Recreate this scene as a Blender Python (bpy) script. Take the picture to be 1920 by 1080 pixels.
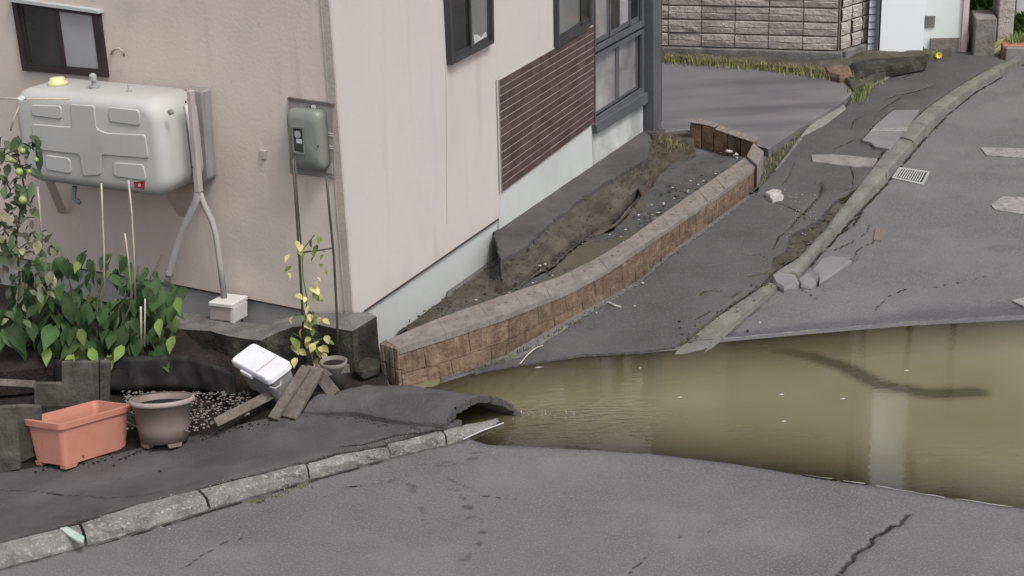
import bpy, math, random
import numpy as np
from math import sin, cos, radians, sqrt, exp, log, pi, atan2
from mathutils import Vector, Matrix, Euler
from mathutils.geometry import delaunay_2d_cdt
random.seed(7)
rng = np.random.default_rng(7)
S = bpy.context.scene
COL = S.collection
for o in list(bpy.data.objects): bpy.data.objects.remove(o)

# ------------------------------------------------------------------ camera
F = 2850.0                       # focal length in pixels of a 1920 wide frame
PITCH, ROLL, H = radians(20.3), radians(2.16), 3.6
cp, sp, cr, sr = cos(PITCH), sin(PITCH), cos(ROLL), sin(ROLL)
CW = Vector((0, cp, -sp)); R0 = Vector((1, 0, 0)); U0 = Vector((0, sp, cp))
CR = R0*cr - U0*sr; CU = U0*cr + R0*sr
cam = bpy.data.objects.new('camera', bpy.data.cameras.new('camera'))
COL.objects.link(cam); S.camera = cam
cam.matrix_world = Matrix(((CR.x, CU.x, -CW.x, 0), (CR.y, CU.y, -CW.y, 0), (CR.z, CU.z, -CW.z, H), (0, 0, 0, 1)))
cam.data.sensor_width = 36; cam.data.lens = F/1920*36
cam.data.clip_start = .1; cam.data.clip_end = 2000

# ------------------------------------------------------------------ light
SUN_EL, SUN_AZ = radians(57), radians(140)      # azimuth clockwise from +Y
w = bpy.data.worlds.new("World"); S.world = w; w.use_nodes = True
nt = w.node_tree; nt.nodes.clear()
sk = nt.nodes.new('ShaderNodeTexSky'); sk.sky_type = 'NISHITA'; sk.sun_disc = False
sk.sun_elevation = SUN_EL; sk.sun_rotation = SUN_AZ; sk.air_density = 1.0; sk.dust_density = 4.0; sk.ozone_density = 1.0
hs = nt.nodes.new('ShaderNodeHueSaturation'); hs.inputs['Saturation'].default_value = .30
bg = nt.nodes.new('ShaderNodeBackground'); bg.inputs['Strength'].default_value = .15
wo = nt.nodes.new('ShaderNodeOutputWorld')
nt.links.new(sk.outputs[0], hs.inputs['Color']); nt.links.new(hs.outputs[0], bg.inputs[0]); nt.links.new(bg.outputs[0], wo.inputs[0])
sun = bpy.data.objects.new('sun', bpy.data.lights.new('sun', 'SUN')); COL.objects.link(sun)
sun.data.energy = 1.3; sun.data.angle = radians(13); sun.data.color = (1, .97, .93)
sd = Vector((sin(SUN_AZ)*cos(SUN_EL), cos(SUN_AZ)*cos(SUN_EL), sin(SUN_EL)))
sun.rotation_euler = sd.to_track_quat('Z', 'Y').to_euler()
S.view_settings.view_transform = 'Standard'; S.view_settings.look = 'None'
S.view_settings.exposure = 0.72; S.view_settings.gamma = 1; S.view_settings.use_curve_mapping = False
S.render.engine = 'CYCLES'
S.render.resolution_x = 1024; S.render.resolution_y = 576

# ------------------------------------------------------------------ geometry kit
def ray(x, y): return CW + CR*((x-960)/F) + CU*((540-y)/F)
def atz(x, y, z):
    d = ray(x, y); t = (z-H)/d.z
    return Vector((d.x*t, d.y*t, z))
def T(X, Y):
    v = (Y-9.0)/.35
    return min(.03*.35*(v if v > 30 else log(1+exp(v))), .40)
def Tn(X, Y):
    v = (Y-9.0)/.35
    return np.minimum(.0105*np.log1p(np.exp(np.minimum(v, 60))), .40)
def sstep(v):
    v = min(max(v, 0), 1); return v*v*(3-2*v)
def SZ(X, Y): return T(X, Y)+.012+.055*sstep((Y-8.75)/1.3)          # right pavement
def SZn(X, Y):
    v = np.clip((Y-8.75)/1.3, 0, 1); return Tn(X, Y)+.012+.055*v*v*(3-2*v)
def LZ(X, Y):                                                        # left pavement, falling away behind its kerb
    m = sstep((-1.30-X)/.45); return .078-m*.15*min(max(Y-(7.02+.53*(X+1.08)), 0), .62)
def LZn(X, Y):
    v = np.clip((-1.30-X)/.45, 0, 1); m = v*v*(3-2*v); return .078-m*.15*np.clip(Y-(7.02+.53*(X+1.08)), 0, .62)
def G(x, y, fn=T, dz=0.0):
    z = 0
    for _ in range(12):
        p = atz(x, y, z+dz); z = fn(p.x, p.y)
    return atz(x, y, z+dz)
def up(P, py):
    """height of the point right above P that shows at picture row py"""
    lo, hi = P.z-1, P.z+6
    for _ in range(40):
        m = (lo+hi)/2
        v = Vector((P.x, P.y, m-H)); yy = 540 - F*v.dot(CU)/v.dot(CW)
        if yy > py: lo = m
        else: hi = m
    return lo
Cn = ray(661, 580); Cn = Cn*(8.6/Cn.y); Cn.z += H                    # house corner
AZ = radians(28)
class Plane:
    def __init__(s, a, n, C): s.a, s.n, s.C = a, n, C
    def p(s, x, y, off=0.0):
        d = ray(x, y); C = s.C + s.n*off
        t = (s.n.x*C.x+s.n.y*C.y)/(s.n.x*d.x+s.n.y*d.y)
        return Vector((d.x*t, d.y*t, H+d.z*t))
    def w(s, a, z, c=0.0): v = s.C+s.a*a+s.n*c; return Vector((v.x, v.y, z))
    def ab(s, P): return (P-s.C).dot(s.a), P.z
RW = Plane(Vector((sin(AZ), cos(AZ), 0)), Vector((cos(AZ), -sin(AZ), 0)), Cn)
LW = Plane(Vector((cos(AZ), -sin(AZ), 0)), Vector((-sin(AZ), -cos(AZ), 0)), Cn)

WO = {}
def V(p): return Vector(p)
def link(o, parent, origin):
    COL.objects.link(o); origin = Vector(origin)
    if parent is not None:
        o.parent = parent; o.location = origin - WO[parent]
    else: o.location = origin
    WO[o] = origin; return o
def obj(name, verts, faces, m, parent=None, smooth=False, bevel=0, origin=None, seg=1, attrs=None):
    verts = [Vector(v) for v in verts]
    if origin is None:
        a = np.array([v[:] for v in verts]); origin = Vector(((a[:,0].min()+a[:,0].max())/2, (a[:,1].min()+a[:,1].max())/2, a[:,2].min()))
    me = bpy.data.meshes.new(name); me.from_pydata([v-origin for v in verts], [], faces)
    me.validate(); me.materials.append(m)
    if smooth: me.shade_smooth()
    if attrs:
        for k, vals in attrs.items():
            at = me.attributes.new(k, 'FLOAT', 'POINT'); at.data.foreach_set('value', np.asarray(vals, dtype=np.float32))
    o = bpy.data.objects.new(name, me); link(o, parent, origin)
    if bevel:
        fixn(me)
        b = o.modifiers.new('b', 'BEVEL'); b.width = bevel; b.segments = seg; b.limit_method = 'ANGLE'; b.angle_limit = radians(30)
    return o
import bmesh
def fixn(me):
    bm = bmesh.new(); bm.from_mesh(me); bmesh.ops.recalc_face_normals(bm, faces=bm.faces); bm.to_mesh(me); bm.free()
def tag(o, label=None, cat=None, group=None, kind=None):
    if label: o['label'] = label
    if cat: o['category'] = cat
    if group: o['group'] = group
    if kind: o['kind'] = kind
    return o
def thing(name, loc, label=None, cat=None, group=None, kind=None):
    o = bpy.data.objects.new(name, None); o.empty_display_size = .1
    link(o, None, loc); return tag(o, label, cat, group, kind)
def prism(pts, vec):
    n = len(pts); pts = [Vector(p) for p in pts]; vec = Vector(vec)
    vs = pts + [p+vec for p in pts]
    fs = [list(range(n)), list(range(2*n-1, n-1, -1))] + [[i, i+n, (i+1) % n+n, (i+1) % n] for i in range(n)]
    return vs, fs
def join(*parts):
    vs, fs = [], []
    for v, f in parts:
        k = len(vs); vs += list(v); fs += [[i+k for i in q] for q in f]
    return vs, fs
def ring(outer, inner, vec):
    """frame: outer and inner outlines, same count"""
    n = len(outer); vec = Vector(vec)
    o, i = [Vector(p) for p in outer], [Vector(p) for p in inner]
    vs = o+i+[p+vec for p in o]+[p+vec for p in i]; fs = []
    for k in range(n):
        l = (k+1) % n
        fs += [[k, l, n+l, n+k], [2*n+k, 3*n+k, 3*n+l, 2*n+l], [k, 2*n+k, 2*n+l, l], [n+k, n+l, 3*n+l, 3*n+k]]
    return vs, fs
def quadinset(q, l, r, t, b):
    """q: TL,TR,BR,BL ; fractions"""
    TL, TR, BR, BL = [Vector(p) for p in q]
    def at(u, v): return (TL*(1-u)+TR*u)*(1-v)+(BL*(1-u)+BR*u)*v
    return [at(l, t), at(1-r, t), at(1-r, 1-b), at(l, 1-b)]
def tube(path, r, n=8, cap=True):
    path = [Vector(p) for p in path]; m = len(path)
    rs = r if isinstance(r, (list, tuple)) else [r]*m
    vs, fs = [], []; prev = None
    for i, p in enumerate(path):
        t = (path[min(i+1, m-1)]-path[max(i-1, 0)]).normalized()
        if prev is None:
            a = Vector((0, 0, 1)) if abs(t.z) < .9 else Vector((1, 0, 0)); x = t.cross(a).normalized()
        else: x = (prev - t*prev.dot(t)).normalized()
        prev = x; y = t.cross(x)
        for k in range(n):
            q = 2*pi*k/n; vs.append(p+(x*cos(q)+y*sin(q))*rs[i])
    for i in range(m-1):
        for k in range(n):
            l = (k+1) % n; fs.append([i*n+k, i*n+l, (i+1)*n+l, (i+1)*n+k])
    if cap: fs += [list(range(n))[::-1], [(m-1)*n+k for k in range(n)]]
    return vs, fs
def lathe(prof, c, n=32, xa=Vector((1,0,0)), ya=Vector((0,1,0)), za=Vector((0,0,1)), sx=1, sy=1):
    vs, fs = [], []
    for r, z in prof:
        for k in range(n):
            a = 2*pi*k/n; vs.append(c + xa*(r*cos(a)*sx)+ya*(r*sin(a)*sy)+za*z)
    for i in range(len(prof)-1):
        for k in range(n):
            l = (k+1) % n; fs.append([i*n+k, i*n+l, (i+1)*n+l, (i+1)*n+k])
    fs.append([k for k in range(n)][::-1]); fs.append([(len(prof)-1)*n+k for k in range(n)])
    return vs, fs
def box(c, h, ax=Vector((1,0,0)), ay=Vector((0,1,0)), az=Vector((0,0,1))):
    c = Vector(c); vs = []
    for k in (-1, 1):
        for j, i in ((-1,-1),(-1,1),(1,1),(1,-1)):
            vs.append(c+ax*(i*h[0])+ay*(j*h[1])+az*(k*h[2]))
    return vs, [[3,2,1,0],[4,5,6,7],[0,1,5,4],[1,2,6,5],[2,3,7,6],[3,0,4,7]]
# value noise -------------------------------------------------------
_tab = rng.random((256, 256))
def vn(x, y):
    x = np.asarray(x, float); y = np.asarray(y, float)
    xi = np.floor(x).astype(int); yi = np.floor(y).astype(int); fx = x-xi; fy = y-yi
    fx = fx*fx*(3-2*fx); fy = fy*fy*(3-2*fy)
    a = _tab[xi & 255, yi & 255]; b = _tab[(xi+1) & 255, yi & 255]; c = _tab[xi & 255, (yi+1) & 255]; d = _tab[(xi+1) & 255, (yi+1) & 255]
    return (a*(1-fx)+b*fx)*(1-fy)+(c*(1-fx)+d*fx)*fy
def fbm(x, y, o=4):
    s = 0; a = .5
    for k in range(o): s = s+a*(vn(x*2**k+17*k, y*2**k+31*k)-.5); a *= .5
    return s
def segdist(X, Y, pl):
    d = np.full(X.shape, 1e9)
    for (a, b) in zip(pl[:-1], pl[1:]):
        ax, ay, bx, by = a[0], a[1], b[0], b[1]; L = (bx-ax)**2+(by-ay)**2+1e-12
        t = np.clip(((X-ax)*(bx-ax)+(Y-ay)*(by-ay))/L, 0, 1)
        d = np.minimum(d, np.hypot(X-ax-t*(bx-ax), Y-ay-t*(by-ay)))
    return d
def inside(X, Y, poly):
    r = np.zeros(X.shape, bool); n = len(poly)
    for i in range(n):
        x1, y1 = poly[i][0], poly[i][1]; x2, y2 = poly[(i+1) % n][0], poly[(i+1) % n][1]
        if y1 == y2: continue
        c = ((y1 > Y) != (y2 > Y)) & (X < (x2-x1)*(Y-y1)/(y2-y1)+x1); r ^= c
    return r
def sdist(X, Y, poly):
    d = segdist(X, Y, list(poly)+[poly[0]]); return np.where(inside(X, Y, poly), d, -d)
def sheet(name, poly, step, zfun, m, skirt=.1, parent=None, xs=None, ys=None, smooth=True, jag=0):
    """grid sheet cut to a plan outline, edge points snapped on to it, with a thickness skirt; zfun(X,Y)->(z,dirt)"""
    poly = [(p[0], p[1]) for p in poly]
    P = np.array(poly)
    if xs is None: xs = np.arange(P[:,0].min()-step, P[:,0].max()+2*step, step)
    if ys is None: ys = np.arange(P[:,1].min()-step, P[:,1].max()+2*step, step)
    X, Y = np.meshgrid(xs, ys, indexing='ij'); ins = inside(X, Y, poly)
    nx, ny = X.shape
    cell = ins[:-1,:-1] | ins[1:,:-1] | ins[:-1,1:] | ins[1:,1:]
    used = np.zeros((nx, ny), bool)
    used[:-1,:-1] |= cell; used[1:,:-1] |= cell; used[:-1,1:] |= cell; used[1:,1:] |= cell
    out = used & ~ins
    ox, oy = X[out], Y[out]; bd = np.full(ox.shape, 1e9); bx = ox.copy(); by = oy.copy()
    n = len(poly)
    for i in range(n):
        ax, ay = poly[i]; cx, cy = poly[(i+1) % n]; L = (cx-ax)**2+(cy-ay)**2+1e-12
        t = np.clip(((ox-ax)*(cx-ax)+(oy-ay)*(cy-ay))/L, 0, 1); qx = ax+t*(cx-ax); qy = ay+t*(cy-ay)
        d = np.hypot(ox-qx, oy-qy); k = d < bd; bd[k] = d[k]; bx[k] = qx[k]; by[k] = qy[k]
    X = X.copy(); Y = Y.copy()
    if jag: 
        bx = bx+fbm(bx*30, by*30)*jag; by = by+fbm(bx*30+50, by*30)*jag
    X[out] = bx; Y[out] = by
    _r = zfun(X, Y); Z, D = _r[0], _r[1]; Wt = _r[2] if len(_r) > 2 else None
    idx = -np.ones((nx, ny), int); idx[used] = np.arange(used.sum())
    vs = np.stack([X[used], Y[used], Z[used]], 1); dd = D[used] if D is not None else np.zeros(len(vs))
    ci, cj = np.nonzero(cell)
    q = np.stack([idx[ci,cj], idx[ci+1,cj], idx[ci+1,cj+1], idx[ci,cj+1]], 1)
    faces = q
    if skirt:
        e = np.concatenate([q[:,[0,1]], q[:,[1,2]], q[:,[2,3]], q[:,[3,0]]])
        key = np.sort(e, 1); kk = key[:,0]*(len(vs)+1)+key[:,1]
        u, inv, cnt = np.unique(kk, return_inverse=True, return_counts=True)
        be = e[cnt[inv] == 1]
        bv = np.unique(be); mp = -np.ones(len(vs), int); mp[bv] = len(vs)+np.arange(len(bv))
        low = vs[bv].copy(); low[:,2] -= skirt
        vs = np.concatenate([vs, low]); dd = np.concatenate([dd, dd[bv]])
        sf = np.stack([be[:,1], be[:,0], mp[be[:,0]], mp[be[:,1]]], 1)
        faces = np.concatenate([q, sf])
    org = np.array([vs[:,0].mean(), vs[:,1].mean(), vs[:,2].min()])
    me = bpy.data.meshes.new(name); me.from_pydata((vs-org).tolist(), [], faces.tolist())
    me.materials.append(m)
    if smooth:
        me.polygons.foreach_set('use_smooth', np.arange(len(faces)) < len(q))
    at = me.attributes.new('dirt', 'FLOAT', 'POINT'); at.data.foreach_set('value', dd.astype(np.float32))
    if Wt is not None and not skirt:
        at = me.attributes.new('wet', 'FLOAT', 'POINT'); at.data.foreach_set('value', Wt[used].astype(np.float32))
    o = bpy.data.objects.new(name, me); link(o, parent, org); return o

# ------------------------------------------------------------------ materials
def mat(name, cols, scale=4, rough=.85, bump=.3, bscale=60, detail=6, speck=None, dirt=None, spec=.3, streak=None, metallic=0, dist=.01, obj_var=0, emit=None, wet=False):
    m = bpy.data.materials.new(name); m.use_nodes = True; t = m.node_tree; N, L = t.nodes, t.links
    b = N['Principled BSDF']; b.inputs['Roughness'].default_value = rough; b.inputs['Specular IOR Level'].default_value = spec
    b.inputs['Metallic'].default_value = metallic
    geo = N.new('ShaderNodeNewGeometry')
    n1 = N.new('ShaderNodeTexNoise'); n1.inputs['Scale'].default_value = scale; n1.inputs['Detail'].default_value = detail; n1.inputs['Roughness'].default_value = .6
    L.new(geo.outputs['Position'], n1.inputs['Vector'])
    r = N.new('ShaderNodeValToRGB'); cr_ = r.color_ramp
    KA = .80; cols = [tuple(q*KA for q in c) for c in cols]; speck = [(a, b_, tuple(q*KA for q in c), d) for a, b_, c, d in (speck or [])]
    if streak: streak = (streak[0], streak[1], tuple(q*KA for q in streak[2]), streak[3])
    if dirt: dirt = tuple(q*KA for q in dirt)
    k = len(cols)
    if k == 1: cols = [tuple(c*.94 for c in cols[0]), tuple(c*1.06 for c in cols[0])]; k = 2
    cr_.elements[0].position = .32; cr_.elements[1].position = .68
    for i, c in enumerate(cols):
        if i == 0: e = cr_.elements[0]
        elif i == k-1: e = cr_.elements[-1]
        else: e = cr_.elements.new(.32+.36*i/(k-1))
        e.color = (*c, 1)
    L.new(n1.outputs['Fac'], r.inputs[0]); col = r.outputs[0]
    def mix(fac, a, bcol, mode='MIX'):
        x = N.new('ShaderNodeMix'); x.data_type = 'RGBA'; x.blend_type = mode
        if isinstance(fac, (int, float)): x.inputs[0].default_value = fac
        else: L.new(fac, x.inputs[0])
        L.new(a, x.inputs[6])
        if isinstance(bcol, tuple): x.inputs[7].default_value = (*bcol, 1)
        else: L.new(bcol, x.inputs[7])
        return x.outputs[2]
    def ramp(src, p0, p1, v0=0, v1=1):
        x = N.new('ShaderNodeMapRange'); x.inputs[1].default_value = p0; x.inputs[2].default_value = p1; x.inputs[3].default_value = v0; x.inputs[4].default_value = v1
        L.new(src, x.inputs[0]); return x.outputs[0]
    for s in (speck or []):      # (scale, threshold, colour, strength)
        v = N.new('ShaderNodeTexNoise'); v.inputs['Scale'].default_value = s[0]; v.inputs['Detail'].default_value = 3; v.inputs['Roughness'].default_value = .7
        L.new(geo.outputs['Position'], v.inputs['Vector'])
        f = ramp(v.outputs['Fac'], s[1], s[1]+.1, 0, s[3]); col = mix(f, col, s[2])
    if streak:   # (scale vector, threshold, colour, strength)
        mp = N.new('ShaderNodeMapping'); mp.inputs['Scale'].default_value = streak[0]; L.new(geo.outputs['Position'], mp.inputs['Vector'])
        v = N.new('ShaderNodeTexNoise'); v.inputs['Scale'].default_value = 1; v.inputs['Detail'].default_value = 5; L.new(mp.outputs[0], v.inputs['Vector'])
        col = mix(ramp(v.outputs['Fac'], streak[1], streak[1]+.2, 0, streak[3]), col, streak[2])
    if obj_var:
        oi = N.new('ShaderNodeObjectInfo'); hsv = N.new('ShaderNodeHueSaturation')
        L.new(ramp(oi.outputs['Random'], 0, 1, 1-obj_var, 1+obj_var), hsv.inputs['Value']); L.new(col, hsv.inputs['Color']); col = hsv.outputs[0]
    if dirt:
        at = N.new('ShaderNodeAttribute'); at.attribute_name = 'dirt'
        nz = N.new('ShaderNodeTexNoise'); nz.inputs['Scale'].default_value = 25; nz.inputs['Detail'].default_value = 5; L.new(geo.outputs['Position'], nz.inputs['Vector'])
        ad = N.new('ShaderNodeMath'); ad.operation = 'MULTIPLY_ADD'; ad.inputs[1].default_value = .8; ad.inputs[2].default_value = -.4
        L.new(nz.outputs['Fac'], ad.inputs[0])
        a2 = N.new('ShaderNodeMath'); a2.operation = 'ADD'; L.new(at.outputs['Fac'], a2.inputs[0]); L.new(ad.outputs[0], a2.inputs[1])
        f = ramp(a2.outputs[0], .25, .6); col = mix(f, col, dirt)
    if wet:
        aw = N.new('ShaderNodeAttribute'); aw.attribute_name = 'wet'; wf_ = ramp(aw.outputs['Fac'], 0, 1, 0, 1)
        x = N.new('ShaderNodeMix'); x.data_type = 'RGBA'; x.blend_type = 'MULTIPLY'; L.new(wf_, x.inputs[0]); L.new(col, x.inputs[6]); x.inputs[7].default_value = (.72, .74, .78, 1); col = x.outputs[2]
        L.new(ramp(aw.outputs['Fac'], 0, 1, rough, .22), b.inputs['Roughness'])
    L.new(col, b.inputs['Base Color'])
    if bump:
        nb = N.new('ShaderNodeTexNoise'); nb.inputs['Scale'].default_value = bscale; nb.inputs['Detail'].default_value = 5; nb.inputs['Roughness'].default_value = .65
        L.new(geo.outputs['Position'], nb.inputs['Vector'])
        bp = N.new('ShaderNodeBump'); bp.inputs['Strength'].default_value = bump; bp.inputs['Distance'].default_value = dist
        L.new(nb.outputs['Fac'], bp.inputs['Height']); L.new(bp.outputs[0], b.inputs['Normal'])
    return m
M = {}
M['asphalt'] = mat('asphalt', [(.102,.097,.099),(.127,.121,.124),(.145,.138,.141)], 1.1, .8, .9, 90, 8, speck=[(2.1,.54,(.100,.093,.096),.5),(.9,.55,(.17,.162,.165),.5),(85,.52,(.205,.195,.20),.7),(110,.62,(.32,.31,.31),.7),(65,.60,(.085,.08,.083),.6),(7,.66,(.085,.078,.078),.45)], dirt=(.035,.033,.032), wet=True)
M['pavement'] = mat('pavement', [(.056,.052,.053),(.076,.071,.073),(.095,.089,.091)], 1.6, .85, .7, 90, 8, speck=[(2.4,.55,(.06,.055,.056),.7),(5.5,.64,(.13,.125,.12),.5),(70,.55,(.14,.13,.135),.7),(100,.64,(.20,.19,.19),.5),(9,.62,(.085,.078,.075),.6)], dirt=(.055,.050,.032))
M['pavement_dark'] = mat('pavement_dark', [(.054,.049,.051),(.074,.068,.070),(.098,.091,.094)], 2.2, .9, .9, 90, 8, speck=[(1.6,.54,(.105,.097,.098),.5),(4.5,.6,(.045,.041,.042),.5),(75,.56,(.10,.094,.096),.8),(110,.66,(.19,.18,.18),.6)], dirt=(.018,.016,.015))
M['street'] = mat('street', [(.12,.112,.12),(.16,.15,.158),(.135,.126,.134)], .7, .55, .15, 90, 5, streak=((.35,2.4,1),.46,(.085,.078,.085),.85), dirt=(.05,.045,.04))
M['asphalt_patch'] = mat('asphalt_patch', [(.16,.15,.155),(.20,.19,.195)], 3, .8, .3, 120, 6)
M['paint'] = mat('paint', [(.19,.18,.178),(.30,.29,.28)], 14, .7, .2, 100, speck=[(26,.53,(.13,.12,.125),.8)])
M['kerb'] = mat('kerb_stone', [(.13,.125,.12),(.19,.183,.175),(.24,.23,.22)], 9, .9, 1.0, 60, 8, speck=[(48,.55,(.36,.345,.33),.9),(40,.60,(.065,.06,.055),.8),(70,.6,(.42,.40,.38),.6)], dirt=(.06,.06,.04), dist=.015)
M['kerb2'] = mat('kerb_stone_smooth', [(.10,.097,.086),(.145,.14,.127),(.19,.184,.168)], 5, .9, .5, 60, 8, speck=[(20,.58,(.11,.108,.075),.7),(55,.6,(.30,.29,.27),.6)], dirt=(.09,.085,.045), obj_var=.08)
M['green_paint'] = mat('green_paint', [(.25,.38,.32),(.45,.5,.46)], 30, .8, .3, 80)
M['siding_l'] = mat('siding_left', [(.55,.465,.405),(.60,.51,.445),(.63,.54,.475)], 1.4, .9, .22, 45, 8, streak=((9,9,.8),.58,(.44,.37,.32),.45), speck=[(14,.66,(.48,.41,.36),.5),(.8,.55,(.47,.405,.36),.5)])
M['siding_r'] = mat('siding_right', [(.46,.425,.405),(.49,.452,.434),(.515,.478,.458)], 1.1, .9, .12, 45, 8, streak=((7,7,.5),.55,(.36,.335,.32),.45), speck=[(1.1,.58,(.43,.415,.395),.5),(9,.68,(.38,.35,.335),.35)])
M['corner'] = mat('corner_trim', [(.38,.325,.285),(.44,.38,.335)], 6, .9, .4, 60, 8, streak=((30,30,.9),.55,(.30,.25,.22),.5))
M['foundation'] = mat('foundation', [(.43,.445,.44),(.49,.505,.50)], 1.6, .85, .15, 50, 6, streak=((4,4,1.5),.6,(.36,.37,.36),.5))
M['foundation_g'] = mat('foundation_grey', [(.33,.32,.315),(.40,.39,.385)], 4, .9, .4, 60, 6)
M['foundation_p'] = mat('patched_plaster', [(.30,.31,.31),(.56,.57,.56)], 4, .85, .4, 40, 8, streak=((5,5,2),.5,(.30,.31,.31),.8))
M['tile'] = mat('dark_tile', [(.062,.038,.038),(.085,.052,.052),(.10,.062,.06)], 9, .45, .25, 80, 6, obj_var=.12)
M['grout'] = mat('grout', [(.36,.315,.305)], 9, .9, .2, 80)
M['metal_dk'] = mat('dark_frame', [(.035,.035,.038),(.05,.05,.053)], 5, .45, .05, 60)
M['metal_br'] = mat('brown_frame', [(.03,.02,.022),(.045,.03,.032)], 5, .45, .05, 60)
M['metal_gy'] = mat('grey_frame', [(.075,.078,.085),(.105,.108,.115)], 5, .5, .05, 60)
M['rail'] = mat('pale_metal', [(.5,.5,.48)], 5, .4, 0, metallic=.3)
M['glass_dk'] = mat('dark_glass', [(.015,.016,.017),(.05,.05,.048)], 1.5, .06, 0, spec=.6)
M['glass_fr'] = mat('frosted_glass', [(.27,.265,.27),(.33,.325,.33)], 2, .35, .1, 30, spec=.5)
M['glass_md'] = mat('grey_glass', [(.10,.105,.10),(.20,.205,.195)], 1.4, .05, 0, spec=.9)
M['glass_refl'] = mat('glass_painted_reflection', [(.13,.13,.135),(.26,.25,.255),(.40,.39,.39)], 1.6, .03, 0, spec=1.0)  # pale mottled base colour paints the reflections in the bay panes
M['curtain'] = mat('curtain', [(.35,.35,.35),(.5,.5,.5)], 12, .9, .5, 20)
M['tank'] = mat('tank_paint', [(.40,.395,.38),(.44,.435,.42),(.46,.455,.44)], 2.2, .68, .04, 40, 6, streak=((8,8,.7),.6,(.38,.375,.35),.35), speck=[(18,.68,(.36,.34,.31),.4)])
M['galv'] = mat('galvanised', [(.26,.27,.265),(.36,.37,.36)], 8, .5, .1, 60)
M['meter'] = mat('meter_green', [(.16,.172,.15),(.20,.212,.185)], 6, .45, .05, 60)
M['board'] = mat('meter_board', [(.20,.195,.18),(.27,.26,.245)], 7, .8, .3, 40, streak=((30,30,2),.5,(.32,.31,.30),.5))
M['black'] = mat('black_plastic', [(.012,.012,.012),(.02,.02,.02)], 6, .4, .1, 50)
M['film'] = mat('black_film', [(.008,.007,.007),(.018,.016,.016)], 5, .6, .5, 14, streak=((14,14,3),.55,(.035,.032,.031),.5))
M['white_pl'] = mat('white_plastic', [(.64,.63,.66),(.72,.71,.74)], 3, .5, .08, 40, speck=[(14,.62,(.46,.43,.41),.5),(40,.66,(.35,.32,.30),.4)])
M['grey_pl'] = mat('grey_plastic', [(.21,.20,.20),(.28,.27,.265)], 4, .55, .08, 40, speck=[(12,.6,(.12,.11,.10),.5)])
M['pipe'] = mat('pipe_cream', [(.58,.56,.54),(.66,.64,.62)], 4, .5, .05, 40)
M['pipe_d'] = mat('pipe_beige', [(.34,.30,.285),(.40,.36,.34)], 4, .6, .05, 40)
M['yellow_cap'] = mat('yellow_cap', [(.62,.56,.27),(.68,.62,.34)], 8, .5, 0)
M['red'] = mat('red_label', [(.30,.03,.04)], 8, .5, 0)
M['brick'] = mat('split_brick', [(.105,.070,.048),(.165,.114,.078),(.235,.172,.122)], 14, .92, .9, 38, 9, speck=[(26,.6,(.10,.062,.042),.6)], streak=((48,48,5),.50,(.08,.05,.036),.5), dirt=(.07,.07,.035), obj_var=.14, dist=.02)
M['cap'] = mat('wall_cap', [(.15,.128,.110),(.195,.168,.148),(.24,.208,.188)], 12, .92, .8, 60, 8, speck=[(55,.58,(.30,.26,.235),.7),(40,.62,(.09,.07,.058),.7)], streak=None, dirt=(.08,.08,.045), obj_var=.025)
M['soil'] = mat('soil', [(.050,.045,.033),(.085,.076,.056),(.125,.113,.085)], 5, .95, .8, 50, 9, speck=[(60,.64,(.22,.20,.15),.7),(35,.66,(.03,.026,.02),.7)], dirt=(.012,.010,.008), dist=.03)
M['soil_dk'] = mat('dark_soil', [(.010,.007,.006),(.022,.016,.013),(.036,.027,.023)], 9, .95, 1, 50, 9, speck=[(45,.68,(.10,.08,.07),.6)], dirt=(.03,.03,.018), dist=.03)
M['soil_red'] = mat('red_soil', [(.045,.036,.025),(.085,.07,.048),(.115,.095,.068)], 12, .95, 1, 50, 9, speck=[(60,.62,(.17,.14,.08),.7)], dist=.03)
M['gravel'] = mat('grey_gravel', [(.062,.063,.064),(.09,.09,.09),(.115,.112,.105)], 8, .95, 1, 90, 8, speck=[(120,.66,(.28,.28,.28),.8)], dirt=(.105,.093,.065), dist=.02)
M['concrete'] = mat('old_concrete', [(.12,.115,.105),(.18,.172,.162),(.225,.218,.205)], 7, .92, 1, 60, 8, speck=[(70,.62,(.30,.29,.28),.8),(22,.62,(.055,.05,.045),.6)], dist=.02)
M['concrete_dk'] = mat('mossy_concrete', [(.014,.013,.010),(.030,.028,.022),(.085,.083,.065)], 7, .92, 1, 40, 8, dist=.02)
M['concrete_lt'] = mat('pale_concrete', [(.16,.15,.14),(.25,.24,.225)], 14, .9, .4, 60, 8)
M['wood'] = mat('weathered_wood', [(.072,.062,.054),(.115,.10,.087),(.155,.137,.12)], 10, .9, .6, 60, 8, streak=((60,60,5),.5,(.075,.062,.05),.7), obj_var=.1)
M['wood_dk'] = mat('dark_wood', [(.045,.042,.036),(.08,.074,.062),(.12,.112,.095)], 9, .9, .6, 60, 8, streak=((55,55,5),.52,(.11,.105,.09),.6))
M['bamboo'] = mat('bamboo', [(.36,.31,.25),(.48,.43,.37)], 20, .6, .1, 60)
M['pole'] = mat('green_pole', [(.045,.045,.032),(.07,.07,.05)], 12, .5, .1, 60)
M['planter'] = mat('planter_terracotta', [(.40,.165,.118),(.46,.195,.14),(.49,.215,.158)], 3, .6, .1, 50, 6, streak=((10,10,3),.55,(.34,.19,.14),.55), speck=[(16,.64,(.24,.14,.11),.5),(70,.68,(.2,.13,.1),.5)])
M['planter_in'] = M['planter']
M['pot'] = mat('pot_brown', [(.165,.122,.108),(.20,.15,.133)], 3, .6, .1, 50, 6, streak=((9,9,3),.56,(.27,.22,.20),.5), speck=[(18,.64,(.10,.08,.07),.5)])
M['potgrey'] = mat('pot_grey', [(.13,.12,.105),(.19,.175,.155)], 6, .8, .2, 50)
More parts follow.
